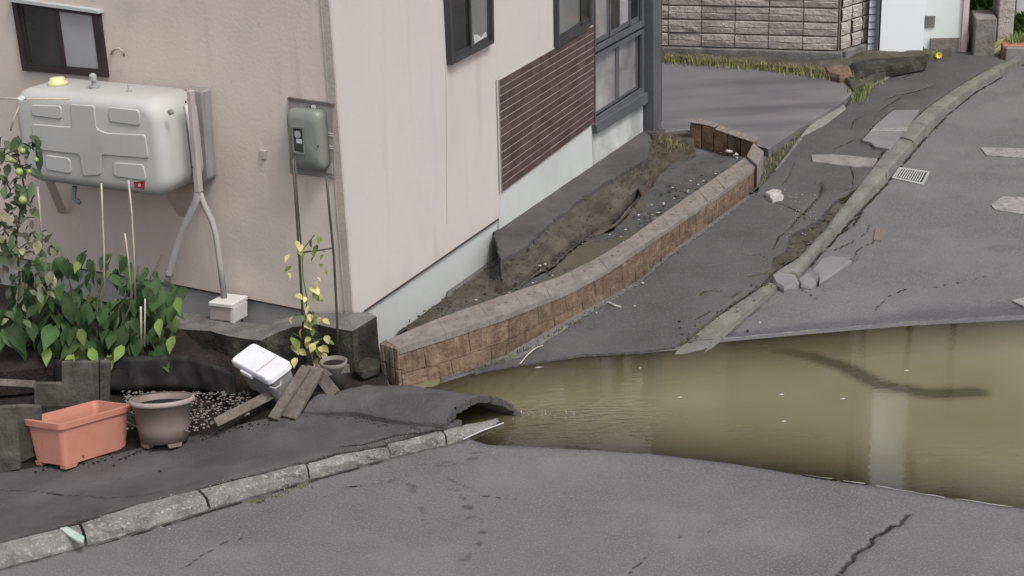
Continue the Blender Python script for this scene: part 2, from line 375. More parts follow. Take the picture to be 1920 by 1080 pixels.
def leafmat(name, cols, rough=.65):
    m = mat(name, cols, 9, rough, .2, 30, 4, obj_var=.35); b = m.node_tree.nodes['Principled BSDF']
    b.inputs['Specular IOR Level'].default_value = .15
    return m
M['leaf'] = leafmat('leaf_green', [(.026,.055,.019),(.048,.090,.031)])
M['leaf_y'] = leafmat('leaf_lime', [(.09,.14,.03),(.13,.18,.05)])
M['leaf_t'] = leafmat('leaf_tomato', [(.05,.08,.035),(.095,.125,.07)])
M['leaf_dry'] = leafmat('leaf_dry', [(.15,.145,.09),(.25,.23,.15)], .8)
M['leaf_yel'] = leafmat('leaf_yellow', [(.36,.33,.10),(.50,.45,.20)])
M['stem'] = mat('stem', [(.06,.06,.03),(.09,.085,.05)], 20, .7, .1, 60)
M['tomato'] = mat('green_tomato', [(.20,.30,.07),(.30,.36,.12)], 12, .3, 0)
M['grass'] = leafmat('grass_blade', [(.15,.20,.06),(.23,.26,.11)], .8)
M['grass_dry'] = leafmat('dry_grass', [(.22,.19,.09),(.30,.26,.14)], .8)
M['bgblock'] = mat('split_face_block', [(.33,.30,.26),(.40,.365,.32),(.46,.42,.375)], 5, .92, .9, 22, 7, speck=[(14,.6,(.20,.17,.14),.5)], streak=((3,3,22),.52,(.22,.185,.15),.55), obj_var=.1, dist=.03)
M['stonewall'] = mat('grey_stone', [(.15,.135,.12),(.21,.19,.17),(.26,.24,.215)], 6, .92, .8, 25, 8, dist=.02)
M['mortar'] = mat('dark_joint', [(.14,.12,.10)], 9, .95, .3, 60)
M['white_wall'] = mat('white_wall', [(.84,.86,.88),(.87,.89,.91)], 1, .8, .03, 30)
M['blue_siding'] = mat('blue_grey_siding', [(.45,.52,.60),(.52,.59,.67)], 1, .7, .03, 30)
M['grey_wall'] = mat('pale_grey_wall', [(.60,.63,.62),(.66,.69,.68)], 1, .8, .03, 30)
M['beige_wall'] = mat('beige_wall', [(.30,.28,.20),(.34,.32,.235)], 1, .85, .1, 30)
M['cream_wall'] = mat('cream_wall', [(.46,.45,.39),(.50,.49,.43)], 1, .85, .1, 30)
M['roof'] = mat('roof_metal', [(.07,.05,.045)], 3, .5, .05, 30)
M['pink'] = mat('pink_trim', [(.55,.42,.45)], 3, .7, 0)
M['hedge'] = leafmat('hedge_leaf', [(.06,.13,.03),(.10,.19,.05)], .7)
M['terra'] = mat('terracotta_edge', [(.35,.14,.10)], 5, .8, .1, 60)
M['petal'] = mat('yellow_petal', [(.75,.55,.03),(.8,.62,.06)], 20, .6, 0)
M['debris'] = mat('pale_debris', [(.27,.26,.24),(.42,.40,.38)], 20, .8, .3, 60)
M['rust'] = mat('rusty_steel', [(.06,.035,.03),(.11,.06,.05)], 20, .8, .3, 60)
M['label_w'] = mat('white_print', [(.5,.5,.52)], 20, .6, 0)

def water_mat():
    m = bpy.data.materials.new('muddy_water'); m.use_nodes = True; t = m.node_tree; N, L = t.nodes, t.links; N.clear()
    out = N.new('ShaderNodeOutputMaterial'); geo = N.new('ShaderNodeNewGeometry')
    dif = N.new('ShaderNodeBsdfDiffuse'); tr = N.new('ShaderNodeBsdfTransparent'); gl = N.new('ShaderNodeBsdfGlossy'); gl.inputs['Roughness'].default_value = .035
    tr.inputs[0].default_value = (.62, .60, .42, 1)
    n = N.new('ShaderNodeTexNoise'); n.inputs['Scale'].default_value = 1.1; n.inputs['Detail'].default_value = 3; L.new(geo.outputs['Position'], n.inputs['Vector'])
    r = N.new('ShaderNodeValToRGB'); r.color_ramp.elements[0].position = .3; r.color_ramp.elements[1].position = .7
    r.color_ramp.elements[0].color = (.122, .111, .060, 1); r.color_ramp.elements[1].color = (.150, .139, .094, 1)
    L.new(n.outputs['Fac'], r.inputs[0]); L.new(r.outputs[0], dif.inputs[0])
    at = N.new('ShaderNodeAttribute'); at.attribute_name = 'depth'
    mu = N.new('ShaderNodeMath'); mu.operation = 'MULTIPLY'; mu.inputs[1].default_value = -38; L.new(at.outputs['Fac'], mu.inputs[0])
    ex = N.new('ShaderNodeMath'); ex.operation = 'EXPONENT'; L.new(mu.outputs[0], ex.inputs[0])
    m1 = N.new('ShaderNodeMixShader'); L.new(ex.outputs[0], m1.inputs[0]); L.new(dif.outputs[0], m1.inputs[1]); L.new(tr.outputs[0], m1.inputs[2])
    fr = N.new('ShaderNodeFresnel'); fr.inputs[0].default_value = 1.8
    a2 = N.new('ShaderNodeAttribute'); a2.attribute_name = 'ripple'
    mp = N.new('ShaderNodeMapping'); mp.inputs['Scale'].default_value = (9, 30, 1); mp.inputs['Rotation'].default_value = (0, 0, radians(14)); L.new(geo.outputs['Position'], mp.inputs[0])
    rn = N.new('ShaderNodeTexNoise'); rn.inputs['Scale'].default_value = 1; rn.inputs['Detail'].default_value = 2.5; L.new(mp.outputs[0], rn.inputs['Vector'])
    rs = N.new('ShaderNodeMath'); rs.operation = 'MULTIPLY'; L.new(rn.outputs['Fac'], rs.inputs[0]); L.new(a2.outputs['Fac'], rs.inputs[1])
    bp = N.new('ShaderNodeBump'); bp.inputs['Strength'].default_value = 1; bp.inputs['Distance'].default_value = .012; L.new(rs.outputs[0], bp.inputs['Height'])
    for x in (dif, gl, fr): L.new(bp.outputs[0], x.inputs['Normal'])
    m2 = N.new('ShaderNodeMixShader'); L.new(fr.outputs[0], m2.inputs[0]); L.new(m1.outputs[0], m2.inputs[1]); L.new(gl.outputs[0], m2.inputs[2])
    L.new(m2.outputs[0], out.inputs[0]); return m
M['water'] = water_mat()
def noise_line(pts, amp=.02, n=6):
    out = []
    for a, b in zip(pts[:-1], pts[1:]):
        a, b = Vector(a[:2]), Vector(b[:2]); d = b-a; L = d.length; k = max(2, int(L/.05)); nn = Vector((-d.y, d.x)).normalized()
        for i in range(k): out.append(tuple(a+d*(i/k)+nn*(random.uniform(-amp, amp) if i else 0)))
    out.append(tuple(pts[-1][:2])); return out
def gl(pxs, fn=T, dz=0.0): return [G(x, y, fn, dz) for x, y in pxs]

# ================================================================== GROUND AND WATER
pond = gl([(735,752),(793,728),(880,699),(975,681),(1100,664),(1200,659),(1272,652),(1345,637),(1500,622),(1700,604),(1920,592),(2400,565),(2400,1012),(1920,955),(1750,930),(1600,905),(1360,868),(1215,850),(1000,838),(915,834),(865,818),(800,800),(740,780)], lambda X, Y: 0)
pond = [(p.x, p.y) for p in pond]
hole_top = [(1440,515),(1450,478),(1475,462),(1478,440),(1490,432),(1510,425),(1540,408),(1562,378),(1578,368)]
swp = gl([(880,700),(975,682),(1100,664),(1200,659),(1272,649),(1346,590),(1425,534)]+hole_top+[(1600,362),(1628,340),(1654,288),(1699,239),(1740,201),(1800,160),(1852,130),(1920,100),(1990,80),(1930,88),(1850,96),(1790,97),(1740,104),(1690,122),(1640,150),(1600,180),(1584,203),(1543,235),(1500,258),(1470,295),(1440,335),(1424,352),(1418,362),(1344,418),(1252,484),(1200,532),(1147,564),(1080,604),(980,667)], SZ)
PAVE = [(p.x, p.y) for p in swp]
rc = [(noise_line(gl([(1565,1085),(1588,1060),(1600,1045),(1622,1030),(1634,1012),(1652,1003),(1672,988),(1690,982),(1705,965)]), .022), .011, .018, 1),
      (noise_line(gl([(605,935),(650,915),(730,905),(775,890)]), .01), .006, .010, .5),
      (noise_line(gl([(840,895),(900,932),(980,940)]), .01), .006, .010, .55),
      (noise_line(gl([(1452,540),(1480,545),(1508,538)]), .005), .014, .03, 1),
      (noise_line(gl([(1495,535),(1522,541),(1601,486)]), .005), .013, .03, 1),
      (noise_line(gl([(1536,478),(1516,502),(1530,520)]), .004), .009, .02, .9),
      (noise_line(gl([(1537,478),(1560,472),(1596,456)]), .004), .010, .02, .9),
      (noise_line(gl([(1575,440),(1600,425),(1615,400)]), .01), .012, .015, .8),
      ]
rc += [(noise_line(gl(q_), .01), w_, .006, .8) for q_, w_ in (([(1640,455),(1610,470),(1602,484)], .007), ([(1500,545),(1530,562),(1560,560)], .006), ([(1596,456),(1625,440),(1632,420)], .006),
    ([(1760,540),(1700,545),(1660,560),(1640,585)], .006), ([(1850,520),(1800,532),(1760,540)], .005), ([(330,1075),(420,1020),(470,1010)], .004), ([(1180,1078),(1240,1020),(1330,1000)], .003))]
stains = [gl([(770,905),(785,940),(800,985)]), gl([(840,900),(880,965),(905,1000),(870,1060)]), gl([(900,840),(880,870),(790,880)])]
sunk = [(p.x, p.y) for p in gl([(1455,655),(1520,668),(1590,690),(1650,722),(1740,738),(1830,735)], lambda X, Y: 0)]
def road_z(X, Y):
    d = sdist(X, Y, pond)
    z = Tn(X, Y)+np.where(d > 0, -np.minimum(.075*d+.9*np.maximum(d-.28, 0)**2*.25, .10), np.minimum(-d*.05, .012))
    dirt = np.zeros(X.shape)
    rd = np.full(X.shape, 9.0); pv = d > 0; rd[pv] = segdist(X[pv], Y[pv], sunk)
    z = np.where(d > .02, np.maximum(z, -.010-.9*np.maximum(rd-.05, 0)), z)
    dirt = np.maximum(dirt, .5*np.exp(-((rd-.085)/.022)**2))
    wet = np.clip(1-(-d)/(.10+.5*(fbm(X*1.7+3, Y*1.7)+.25)*np.clip((X-1.6)/1.2, 0, 1)), 0, 1)*(d < 0)*(Y > 7.8); wet = np.maximum(wet, .5*np.clip(1-(-d)/.05, 0, 1)*(d < 0)); wet = np.clip(wet*2.2, 0, 1)
    vis = (Y > 5.4) & (Y < 13) & (np.abs(X) < 5)
    for pl, wd, dp, st in rc:
        q = np.zeros(X.shape); q[vis] = np.exp(-(segdist(X[vis], Y[vis], pl)/wd)**2); z = z-dp*q; dirt = np.maximum(dirt, q*st)
    for pl in stains:
        q = np.zeros(X.shape); q[vis] = np.exp(-(segdist(X[vis], Y[vis], [(p.x, p.y) for p in pl])/.045)**2)
        dirt = np.maximum(dirt, .42*q*(vn(X*22, Y*60) > .45))
    # loosened plate beside the broken kerb stands a little proud
    plate = [(p.x, p.y) for p in gl([(1495,533),(1522,539),(1600,487),(1560,474),(1538,480)])]
    z = z+.018*inside(X, Y, plate)
    # grime along the kerb foot
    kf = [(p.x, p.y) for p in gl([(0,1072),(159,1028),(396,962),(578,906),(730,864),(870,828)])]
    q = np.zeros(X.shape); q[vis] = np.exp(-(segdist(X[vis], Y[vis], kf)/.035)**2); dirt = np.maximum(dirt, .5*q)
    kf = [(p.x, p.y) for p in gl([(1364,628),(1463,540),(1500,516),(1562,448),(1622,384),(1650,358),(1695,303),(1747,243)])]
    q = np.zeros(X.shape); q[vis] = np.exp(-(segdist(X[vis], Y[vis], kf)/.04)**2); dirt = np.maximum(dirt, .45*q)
    z = z+.004*fbm(X*2.5, Y*2.5)*(d < 0)
    z = z-.30*((X < -.45) & (Y > 7.10+.53*(X+1.08)) & (X > -3.6) & (d < 0))
    z[vis] = z[vis]-.05*(inside(X[vis], Y[vis], PAVE) & (d[vis] < -.03))
    return z, dirt, wet
def spaced(segs):
    out = []
    for a, b, s in segs: out += list(np.arange(a, b, s))
    out.append(segs[-1][1]); return np.array(out)
xs = spaced([(-80,-10,10),(-10,-3.2,.4),(-3.2,3.6,.02),(3.6,10,.15),(10,80,10)])
ys = spaced([(-20,3,2),(3,5.6,.2),(5.6,9.2,.02),(9.2,11.2,.03),(11.2,18,.12),(18,120,8)])
road = sheet('road', [(-80,-20),(80,-20),(80,120),(-80,120)], 1, road_z, M['asphalt'], skirt=0, xs=xs, ys=ys)
tag(road, 'grey cracked asphalt road dipping under the muddy flood pool', kind='structure')
far = obj('ground', [(-600,-600,-.6),(600,-600,-.6),(600,600,-.6),(-600,600,-.6)], [[0,1,2,3]], M['soil_dk']); tag(far, 'bare earth under and beyond the street', kind='structure')
# pond surface with real depth stored on it
wx = np.arange(-1.2, 5.6, .04); wy = np.arange(5.0, 9.8, .04)
X, Y = np.meshgrid(wx, wy, indexing='ij'); d = sdist(X, Y, pond); zz, _, _ = road_z(X, Y); depth = np.maximum(-zz, 0)
src = atz(960, 775, 0)
rr = np.hypot((X-src.x-.35)*.9, (Y-src.y+.12)*2.0); ripple = .035+1.7*np.exp(-(rr/.42)**2)+.7*np.exp(-(np.hypot(X-src.x, Y-src.y)/.12)**2)
keep = d > -.12
cell = keep[:-1,:-1] & keep[1:,:-1] & keep[:-1,1:] & keep[1:,1:]
idx = np.arange(X.size).reshape(X.shape); ci, cj = np.nonzero(cell)
fc = np.stack([idx[ci,cj], idx[ci+1,cj], idx[ci+1,cj+1], idx[ci,cj+1]], 1)
usedv = np.unique(fc); mp_ = -np.ones(X.size, int); mp_[usedv] = np.arange(len(usedv))
wv = np.stack([X.ravel(), Y.ravel(), np.zeros(X.size)], 1)[usedv]
wat = obj('water', wv.tolist(), mp_[fc].tolist(), M['water'], smooth=True, attrs={'depth': depth.ravel()[usedv], 'ripple': ripple.ravel()[usedv]})
tag(wat, 'still muddy olive flood water pooled across the road', kind='structure')

def ribbon(pl, fn, w0, name, parent, gaps=0.0, dz=.003, m=None):
    pl = [Vector((p[0], p[1], 0)) for p in pl]; vs, fs = [], []; n = len(pl); prev = None
    for i, p in enumerate(pl):
        t = (pl[min(i+1, n-1)]-pl[max(i-1, 0)]).normalized(); s = Vector((-t.y, t.x, 0)); e = min(1, i/2.5, (n-1-i)/2.5)
        ww = w0*random.uniform(.35, 1.5)*max(.08, e)
        for q in (p-s*ww, p+s*ww): vs.append(Vector((q.x, q.y, float(fn(np.array([[q.x]]), np.array([[q.y]]))[0][0][0])+dz)))
        if i and random.random() >= gaps: k = len(vs); fs.append([k-4, k-3, k-1, k-2])
    o = obj(name, vs, fs, m or M['fill_and_shade'], parent); return o
M['fill_and_shade'] = mat('crack_fill_and_shade', [(.010,.009,.008),(.022,.020,.018)], 20, .95, .4, 60)  # dark fill of cracks, also the painted shade line behind the kerb
for pl, wd, dp, st in rc: ribbon(pl, road_z, wd*.55, 'crack', road, .32 if st >= .8 else .5)
# right pavement ----------------------------------------------------
sw = gl([(900,706),(975,682),(1100,664),(1200,659),(1272,649),(1346,590),(1432,531),(1445,515),(1470,500)], SZ)
scr = [(gl([(1430,362),(1445,378),(1470,383),(1487,390),(1510,402)], SZ), .012, .02, .9),
       (gl([(1538,340),(1541,352),(1535,368),(1525,377),(1515,390),(1500,402),(1485,418),(1482,424)], SZ), .010, .02, .95),
       (gl([(1535,357),(1550,354),(1560,353)], SZ), .008, .012, .9),
       (gl([(1311,553),(1316,546),(1335,542),(1350,546)], SZ), .010, .02, 1),
       (gl([(1372,556),(1384,545)], SZ), .010, .012, .8),
       (gl([(1405,514),(1440,503),(1452,497)], SZ), .012, .02, 1),
       (gl([(1470,435),(1490,433)], SZ), .010, .02, 1),
       (gl([(1614,263),(1645,230),(1675,204)], SZ), .014, .02, 1),
       (gl([(1560,280),(1600,262),(1613,262)], SZ), .012, .006, .4),
       (gl([(1660,185),(1680,178),(1720,170),(1750,160)], SZ), .02, .01, .5),
       (gl([(1650,206),(1690,180)], SZ), .015, .01, .5)]
scr += [(gl(q_, SZ), w_, .008, .8) for q_, w_ in (
    ([(1440,478),(1425,470),(1400,474),(1385,468)], .007), ([(1500,402),(1512,412),(1530,408)], .006), ([(1482,424),(1460,440),(1448,462)], .007),
    ([(1490,300),(1480,330),(1462,350)], .005), ([(1590,300),(1600,330),(1598,356)], .006), ([(1350,590),(1330,584),(1300,600)], .005), ([(1560,353),(1585,356),(1604,350)], .006),
    ([(1680,150),(1705,140),(1735,138)], .007), ([(1620,215),(1600,228),(1596,245)], .006))]
scr = [(noise_line(a, .006), b, c, e) for a, b, c, e in scr]
swp2 = [(p.x, p.y) for p in swp]
wallfoot = [(p.x, p.y) for p in gl([(793,727),(880,693),(980,660),(1080,597),(1147,560),(1200,527),(1252,479),(1344,413),(1418,357)])]
kback = [(p.x, p.y) for p in gl([(1272,649),(1346,590),(1435,530)], SZ)]
kback2 = [(p.x, p.y) for p in gl([(1578,370),(1628,341),(1654,288),(1699,239),(1740,201),(1800,160),(1852,130),(1920,100)], SZ)]
def pave_z(X, Y):
    z = SZn(X, Y)+.008*fbm(X*1.6, Y*1.6)
    dirt = np.zeros(X.shape)
    for pl, wd, dp, st in scr:
        q = np.exp(-(segdist(X, Y, pl)/wd)**2); z = z-dp*q; dirt = np.maximum(dirt, q*st)
    q = np.exp(-(segdist(X, Y, wallfoot)/.05)**2); dirt = np.maximum(dirt, .45*q)
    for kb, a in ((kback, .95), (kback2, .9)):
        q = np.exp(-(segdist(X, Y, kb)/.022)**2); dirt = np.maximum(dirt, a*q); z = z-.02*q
    # slump towards the broken kerb
    hx, hy = G(1470, 480, SZ).xy; z = z-.03*np.exp(-(((X-hx)/.35)**2+((Y-hy)/.5)**2))
    return z, dirt
pave = sheet('pavement', swp2, .018, pave_z, M['pavement'], skirt=.09, jag=.03)
for pl, wd, dp, st in scr: ribbon(pl, pave_z, wd*.72*(1 if st > .5 else .5), 'crack', pave, .05)
tag(pave, 'dark buckled asphalt pavement between the brick wall and the kerb', kind='structure')
hs_ = sheet('broken_hole', gl([(1425,540),(1440,470),(1470,430),(1530,400),(1570,360),(1600,352),(1590,372),(1550,430),(1495,490),(1455,515)], T), .02,
    lambda X, Y: (Tn(X, Y)+.01+.05*fbm(X*14, Y*14, 5)+.015, .5*(vn(X*20, Y*20) > .72)), M['soil'], skirt=0)
tag(hs_, 'exposed brown soil in the gap behind the broken kerb', kind='structure')
# lighter panels laid in the pavement
def slabpx(name, pxs, fn, dz, th, m, parent=None, bevel=0):
    v, f = prism([p+Vector((0,0,0)) for p in gl(pxs, fn, dz)], (0, 0, -th)); return obj(name, v, f, m, parent, bevel=bevel)
pn = thing('pavement_panel', G(1665, 245, SZ), 'lighter grey lifted asphalt panel crossed by a white painted line, beside the kerb', 'paving panel')
slabpx('panel', [(1675,206),(1724,206),(1700,242),(1668,279),(1640,274),(1632,266),(1616,262),(1645,230)], SZ, .028, .05, M['asphalt_patch'], pn, .004)
slabpx('painted_line', [(1637,241),(1703,239),(1699,246),(1631,247)], SZ, .033, .003, M['paint'], pn)
tag(slabpx('concrete_strip', [(1521,290),(1560,289),(1600,292),(1645,297),(1637,311),(1600,311),(1557,306),(1523,302)], SZ, .012, .04, M['concrete_lt'], None, .004),
    'worn pale concrete strip set across the pavement by the drain grate', 'paving strip')
for px_, lab in (([(1838,276),(1925,278),(1925,296),(1850,291)], 'faded white road marking bar, upper one of the two by the right edge'),
                 ([(1858,384),(1880,368),(1925,370),(1925,402),(1866,393)], 'faded double white road marking below the upper bar at the right edge'),
                 ([(1897,563),(1925,556),(1925,576)], 'white arrow tip of road paint at the right edge just above the water')):
    o = slabpx('road_marking', px_, T, .021, .012, M['paint']); tag(o, lab, 'road marking')
# side street ---------------------------------------------------------
def TS(X, Y): return T(X, Y)+.12
ssp = [(p.x, p.y) for p in gl([(1040,262),(1225,247),(1290,240),(1330,246),(1372,259),(1425,272),(1441,277),(1500,236),(1578,191),(1612,160),(1590,140),(1500,132),(1400,118),(1230,104),(1000,84),(700,60),(700,200)], TS)]
side = sheet('side_street', ssp, .05, lambda X, Y: (Tn(X, Y)+.12+.006*fbm(X*2, Y*2)+.06*fbm(X*.5, Y*.5,2), .45*(vn(X*9,Y*9)>.8)*0), M['street'], skirt=.2)
tag(side, 'smooth grey asphalt side lane running behind the house', kind='structure')
gut = sheet('gutter_soil', gl([(1405,372),(1424,300),(1436,270),(1500,236),(1600,168),(1625,150),(1620,178),(1584,205),(1500,262),(1445,335),(1425,362)], T), .02,
    lambda X, Y: (Tn(X, Y)+.045+.04*fbm(X*9, Y*9, 5), 0*X), M['soil'], skirt=0)
tag(gut, 'weedy brown soil strip between the side lane and the pavement', kind='structure')
v, f = prism(gl([(1580,191),(1586,203),(1545,234),(1513,250),(1499,257),(1512,241),(1534,222)], SZ, .012), (0, 0, -.06))
tag(obj('gutter_kerb', v, f, M['concrete_lt'], bevel=.004), 'thin pale concrete edging strip between the side lane and the pavement', 'edging')
v, f = prism(gl([(1499,257),(1505,258),(1478,292),(1455,320),(1452,318),(1474,290)], SZ, .01), (0, 0, -.06))
tag(obj('gutter_kerb', v, f, M['kerb2'], bevel=.003), 'narrow grey kerb edge curving down beside the weedy gutter soil', 'edging')

# left pavement and bed ------------------------------------------------
lp = [(p.x, p.y) for p in gl([(-120,1052),(0,1018),(107,991),(150,981),(259,946),(370,918),(518,883),(570,869),(640,849),(720,837),(827,803),(866,788),(800,770),(700,745),(615,745),(590,765),(540,784),(425,803),(330,822),(230,848),(120,868),(0,885),(-150,905)], LZ)]
lcr = [(noise_line([p for p in gl([(-20,915),(60,918),(160,928),(185,933),(250,930),(300,920)], LZ)], .006), .007, .012, .8),
       (noise_line([p for p in gl([(640,835),(680,832),(740,815),(800,806)], LZ)], .004), .010, .02, 1)]
lkb = [(p.x, p.y) for p in gl([(0,1017),(107,990),(259,945),(370,917),(518,882),(570,868),(640,848),(720,836),(827,802)], LZ)]
def lp_z(X, Y):
    z = LZn(X, Y)+.010*fbm(X*1.8, Y*1.8); dirt = np.zeros(X.shape)
    for pl, wd, dp, st in lcr:
        q = np.exp(-(segdist(X, Y, pl)/wd)**2); z = z-dp*q; dirt = np.maximum(dirt, q*st)
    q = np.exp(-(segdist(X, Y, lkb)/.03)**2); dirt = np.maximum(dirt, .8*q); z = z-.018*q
    return z, dirt
lpo = sheet('pavement', lp, .016, lp_z, M['pavement_dark'], skirt=.08); [ribbon(pl, lp_z, wd*.7, 'crack', lpo, .1) for pl, wd, dp, st in lcr]; tag(lpo, 'dark asphalt pavement in front of the planting bed', kind='structure')
bedp = gl([(-300,900),(0,890),(120,872),(230,852),(330,826),(425,806),(540,787),(600,765),(640,745),(735,742)], LZ)
bedp = [(p.x, p.y) for p in bedp]+[(RW.w(.16, 0, .05).x, RW.w(.16, 0, .05).y), (LW.w(-.05, 0, -.3).x, LW.w(-.05, 0, -.3).y), (LW.w(-4.5, 0, -.1).x, LW.w(-4.5, 0, -.1).y)]
def bed_z(X, Y):
    dd = (Y-7.2-.42*(-X-1.0)*.3)
    return LZn(X, Y)-.02+(.06*np.clip(Y-7.75-.35*(X+1.9), 0, .8)+.06*np.clip((Y-8.0)*1.5,0,1)*np.clip((-1.3-X)/.4,0,1))+.035*fbm(X*6, Y*6, 5), .3*(vn(X*6, Y*6))
bed = sheet('soil', bedp, .03, bed_z, M['soil_dk'], skirt=0); tag(bed, 'dark damp soil of the planting bed along the house', kind='structure')

# kerbs ------------------------------------------------------------------
def lerp_list(L, t):
    i = min(int(t), len(L)-2); u = t-i; return L[i]*(1-u)+L[i+1]*u
def kerbs(root, back, front, joints, m, rough, topdrop=.012, name='kerbstone', gap=.006, special=None):
    """back: top rear edge points, front: foot points; joints: list of params along knots"""
    for s, (t0, t1) in enumerate(zip(joints[:-1], joints[1:])):
        n = 14; vs = []; fs = []; jz = random.uniform(-.006, .006)
        L = (lerp_list(back, t1)-lerp_list(back, t0)).length; g = gap/L*(t1-t0)
        for i in range(n+1):
            t = t0+g+(t1-t0-2*g)*i/n; B = lerp_list(back, t); Fp = lerp_list(front, t)
            top = B.z+jz; base = Fp.z-.06
            acr = Vector((Fp.x-B.x, Fp.y-B.y, 0)); Lw = acr.length; a = acr/Lw
            prof = [(0, base), (0, top-.008), (.012, top), (Lw*.35, top+.001), (Lw*.62, top-.003), (Lw*.80, top-topdrop), (Lw*.90, top-topdrop-.014), (Lw*.96, Fp.z+.02), (Lw, Fp.z-.004), (Lw, base)]
            for k, (q, z) in enumerate(prof):
                jx = 0
                if 0 < k < 9 and rough: jx = rough*float(fbm(np.array(B.x*28+k*1.7), np.array(B.y*28+k*2.3)))
                vs.append(Vector((B.x, B.y, z+jx))+a*(q+jx))
            if i in (0, n):
                for k in range(-10, 0): 
                    if 1 <= k+10 <= 7: vs[k].z -= random.uniform(.0, .006)
        K = 10
        for i in range(n):
            for k in range(K-1): fs.append([i*K+k, i*K+k+1, (i+1)*K+k+1, (i+1)*K+k])
        fs += [list(range(K))[::-1], [n*K+k for k in range(K)]]
        o = obj(name, vs, fs, m, root, smooth=False); fixn(o.data)
kb = gl([(-80,1038),(0,1017),(150,981),(259,945),(370,917),(518,881),(572,867),(640,848),(722,835),(827,801)], LZ)
kf = gl([(-80,1092),(0,1071),(163,1027),(285,993),(394,959),(530,917),(580,903),(655,882),(733,861),(838,836)], T, .002)
last = [Vector((G(930,779,LZ,-.06).x, G(930,779,LZ,-.06).y, .0)), Vector((G(945,792).x, G(945,792).y, -.05))]
kr = thing('kerb', G(400, 930, LZ), kind='structure'); kr['label'] = 'rough pebbly grey kerb curving along the left pavement'
kb[-1] = Vector((kb[-1].x, kb[-1].y, .06))
kerbs(kr, kb+[last[0]], kf+[last[1]], [0, 2, 4, 6, 8, 9, 10], M['kerb'], .022)
v, f = prism([p+Vector((0,0,0)) for p in gl([(112,990),(126,987),(158,1006),(156,1016),(145,1014),(128,1003)], LZ, .006)], (0,0,-.01))
obj('paint_mark', v, f, M['green_paint'], kr)
k2 = thing('kerb', G(1600, 400, SZ), kind='structure'); k2['label'] = 'long concrete kerb on the right, broken in two near the water'
# lower displaced length
for pk_ in (kback[1:], kback2): ribbon(noise_line(pk_, .004), pave_z, .011, 'joint', pave, 0, .006)  # dark ribbons paint the shadow line in the gap behind the kerb
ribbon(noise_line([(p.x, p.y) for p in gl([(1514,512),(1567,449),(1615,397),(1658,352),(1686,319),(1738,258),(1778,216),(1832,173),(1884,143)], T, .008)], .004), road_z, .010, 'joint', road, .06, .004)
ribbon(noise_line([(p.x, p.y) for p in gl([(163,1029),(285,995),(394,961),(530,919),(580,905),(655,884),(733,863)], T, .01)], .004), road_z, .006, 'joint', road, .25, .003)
kb = gl([(1236,680),(1272,651),(1346,592),(1438,529)], SZ, .004); kf = gl([(1300,672),(1340,645),(1410,586),(1466,538)], T, .012)
kb[0].z = -.03; kf[0].z = -.06
kerbs(k2, kb, kf, [0, 1.2, 3], M['kerb2'], .012, .006)
kb = gl([(1449,511),(1495,483),(1546,430),(1585,379),(1632,320),(1655,288),(1699,239),(1740,201),(1800,160),(1852,130),(1920,100),(2000,72)], SZ, .022)
kf = gl([(1496,523),(1512,508),(1562,448),(1622,383),(1652,356),(1695,302),(1747,242),(1775,212),(1830,171),(1876,143),(1928,117),(2010,88)], T, .008)
kf = gl([(1498,520),(1520,497),(1565,446),(1612,394),(1655,350),(1682,317),(1735,256),(1775,214),(1828,172),(1878,142),(1932,116),(2010,88)], T, .008)
kerbs(k2, kb, kf, [0, 2, 4.3, 5.6, 7, 8, 9, 10, 11], M['kerb2'], .010, .008)
# broken chunks
def chunk(pxs, z, h, m, label, cat, name='rubble', group=None):
    top = gl(pxs, SZ, z); c = sum(top, Vector())/len(top)
    n = len(top); vs = [c+(p-c)*.88+Vector((0,0,random.uniform(-.004,.004))) for p in top]+[p-Vector((0,0,h*.3)) for p in top]+[p-Vector((0,0,h)) for p in top]
    fs = [list(range(n))]+[[i, i+n, (i+1) % n+n, (i+1) % n] for i in range(n)]+[[i+n, i+2*n, (i+1) % n+2*n, (i+1) % n+n] for i in range(n)]
    o = obj(name, vs, fs, m); fixn(o.data); return tag(o, label, cat, group)
chunk([(1447,514),(1462,509),(1492,514),(1499,525),(1490,535),(1470,538),(1453,528)], .02, .07, M['asphalt_patch'], 'rounded grey lump of broken kerb at the tip of the raised kerb', 'rubble')
chunk([(1496,522),(1515,508),(1524,514),(1531,528),(1520,538),(1502,534)], -.005, .05, M['asphalt_patch'], 'small loose asphalt plate beside the broken kerb tip', 'rubble')
chunk([(1533,516),(1520,505),(1540,484),(1560,477),(1588,480),(1598,486),(1560,514),(1536,528)], -.014, .05, M['asphalt_patch'], 'long loose asphalt plate lying in the road along the kerb', 'rubble')
chunk([(1466,561),(1480,556),(1492,561),(1488,570),(1474,573)], -.03, .04, M['concrete_dk'], 'small mossy lump on the road below the broken kerb', 'rubble')
chunk([(1434,360),(1450,352),(1466,356),(1462,363),(1444,366)], .04, .05, M['debris'], 'white broken piece on the pavement at the end of the brick wall', 'rubble')
chunk([(1440,368),(1452,362),(1470,364),(1468,372),(1448,374)], .02, .05, M['debris'], 'pale broken piece in front of the white one by the brick wall end', 'rubble')
o = slabpx('valve_cover', [(1641,428),(1658,429),(1653,451),(1637,449)], T, .022, .03, M['mortar'], None, .003); tag(o, 'small dark square valve cover in the road right of the kerb', 'cover')
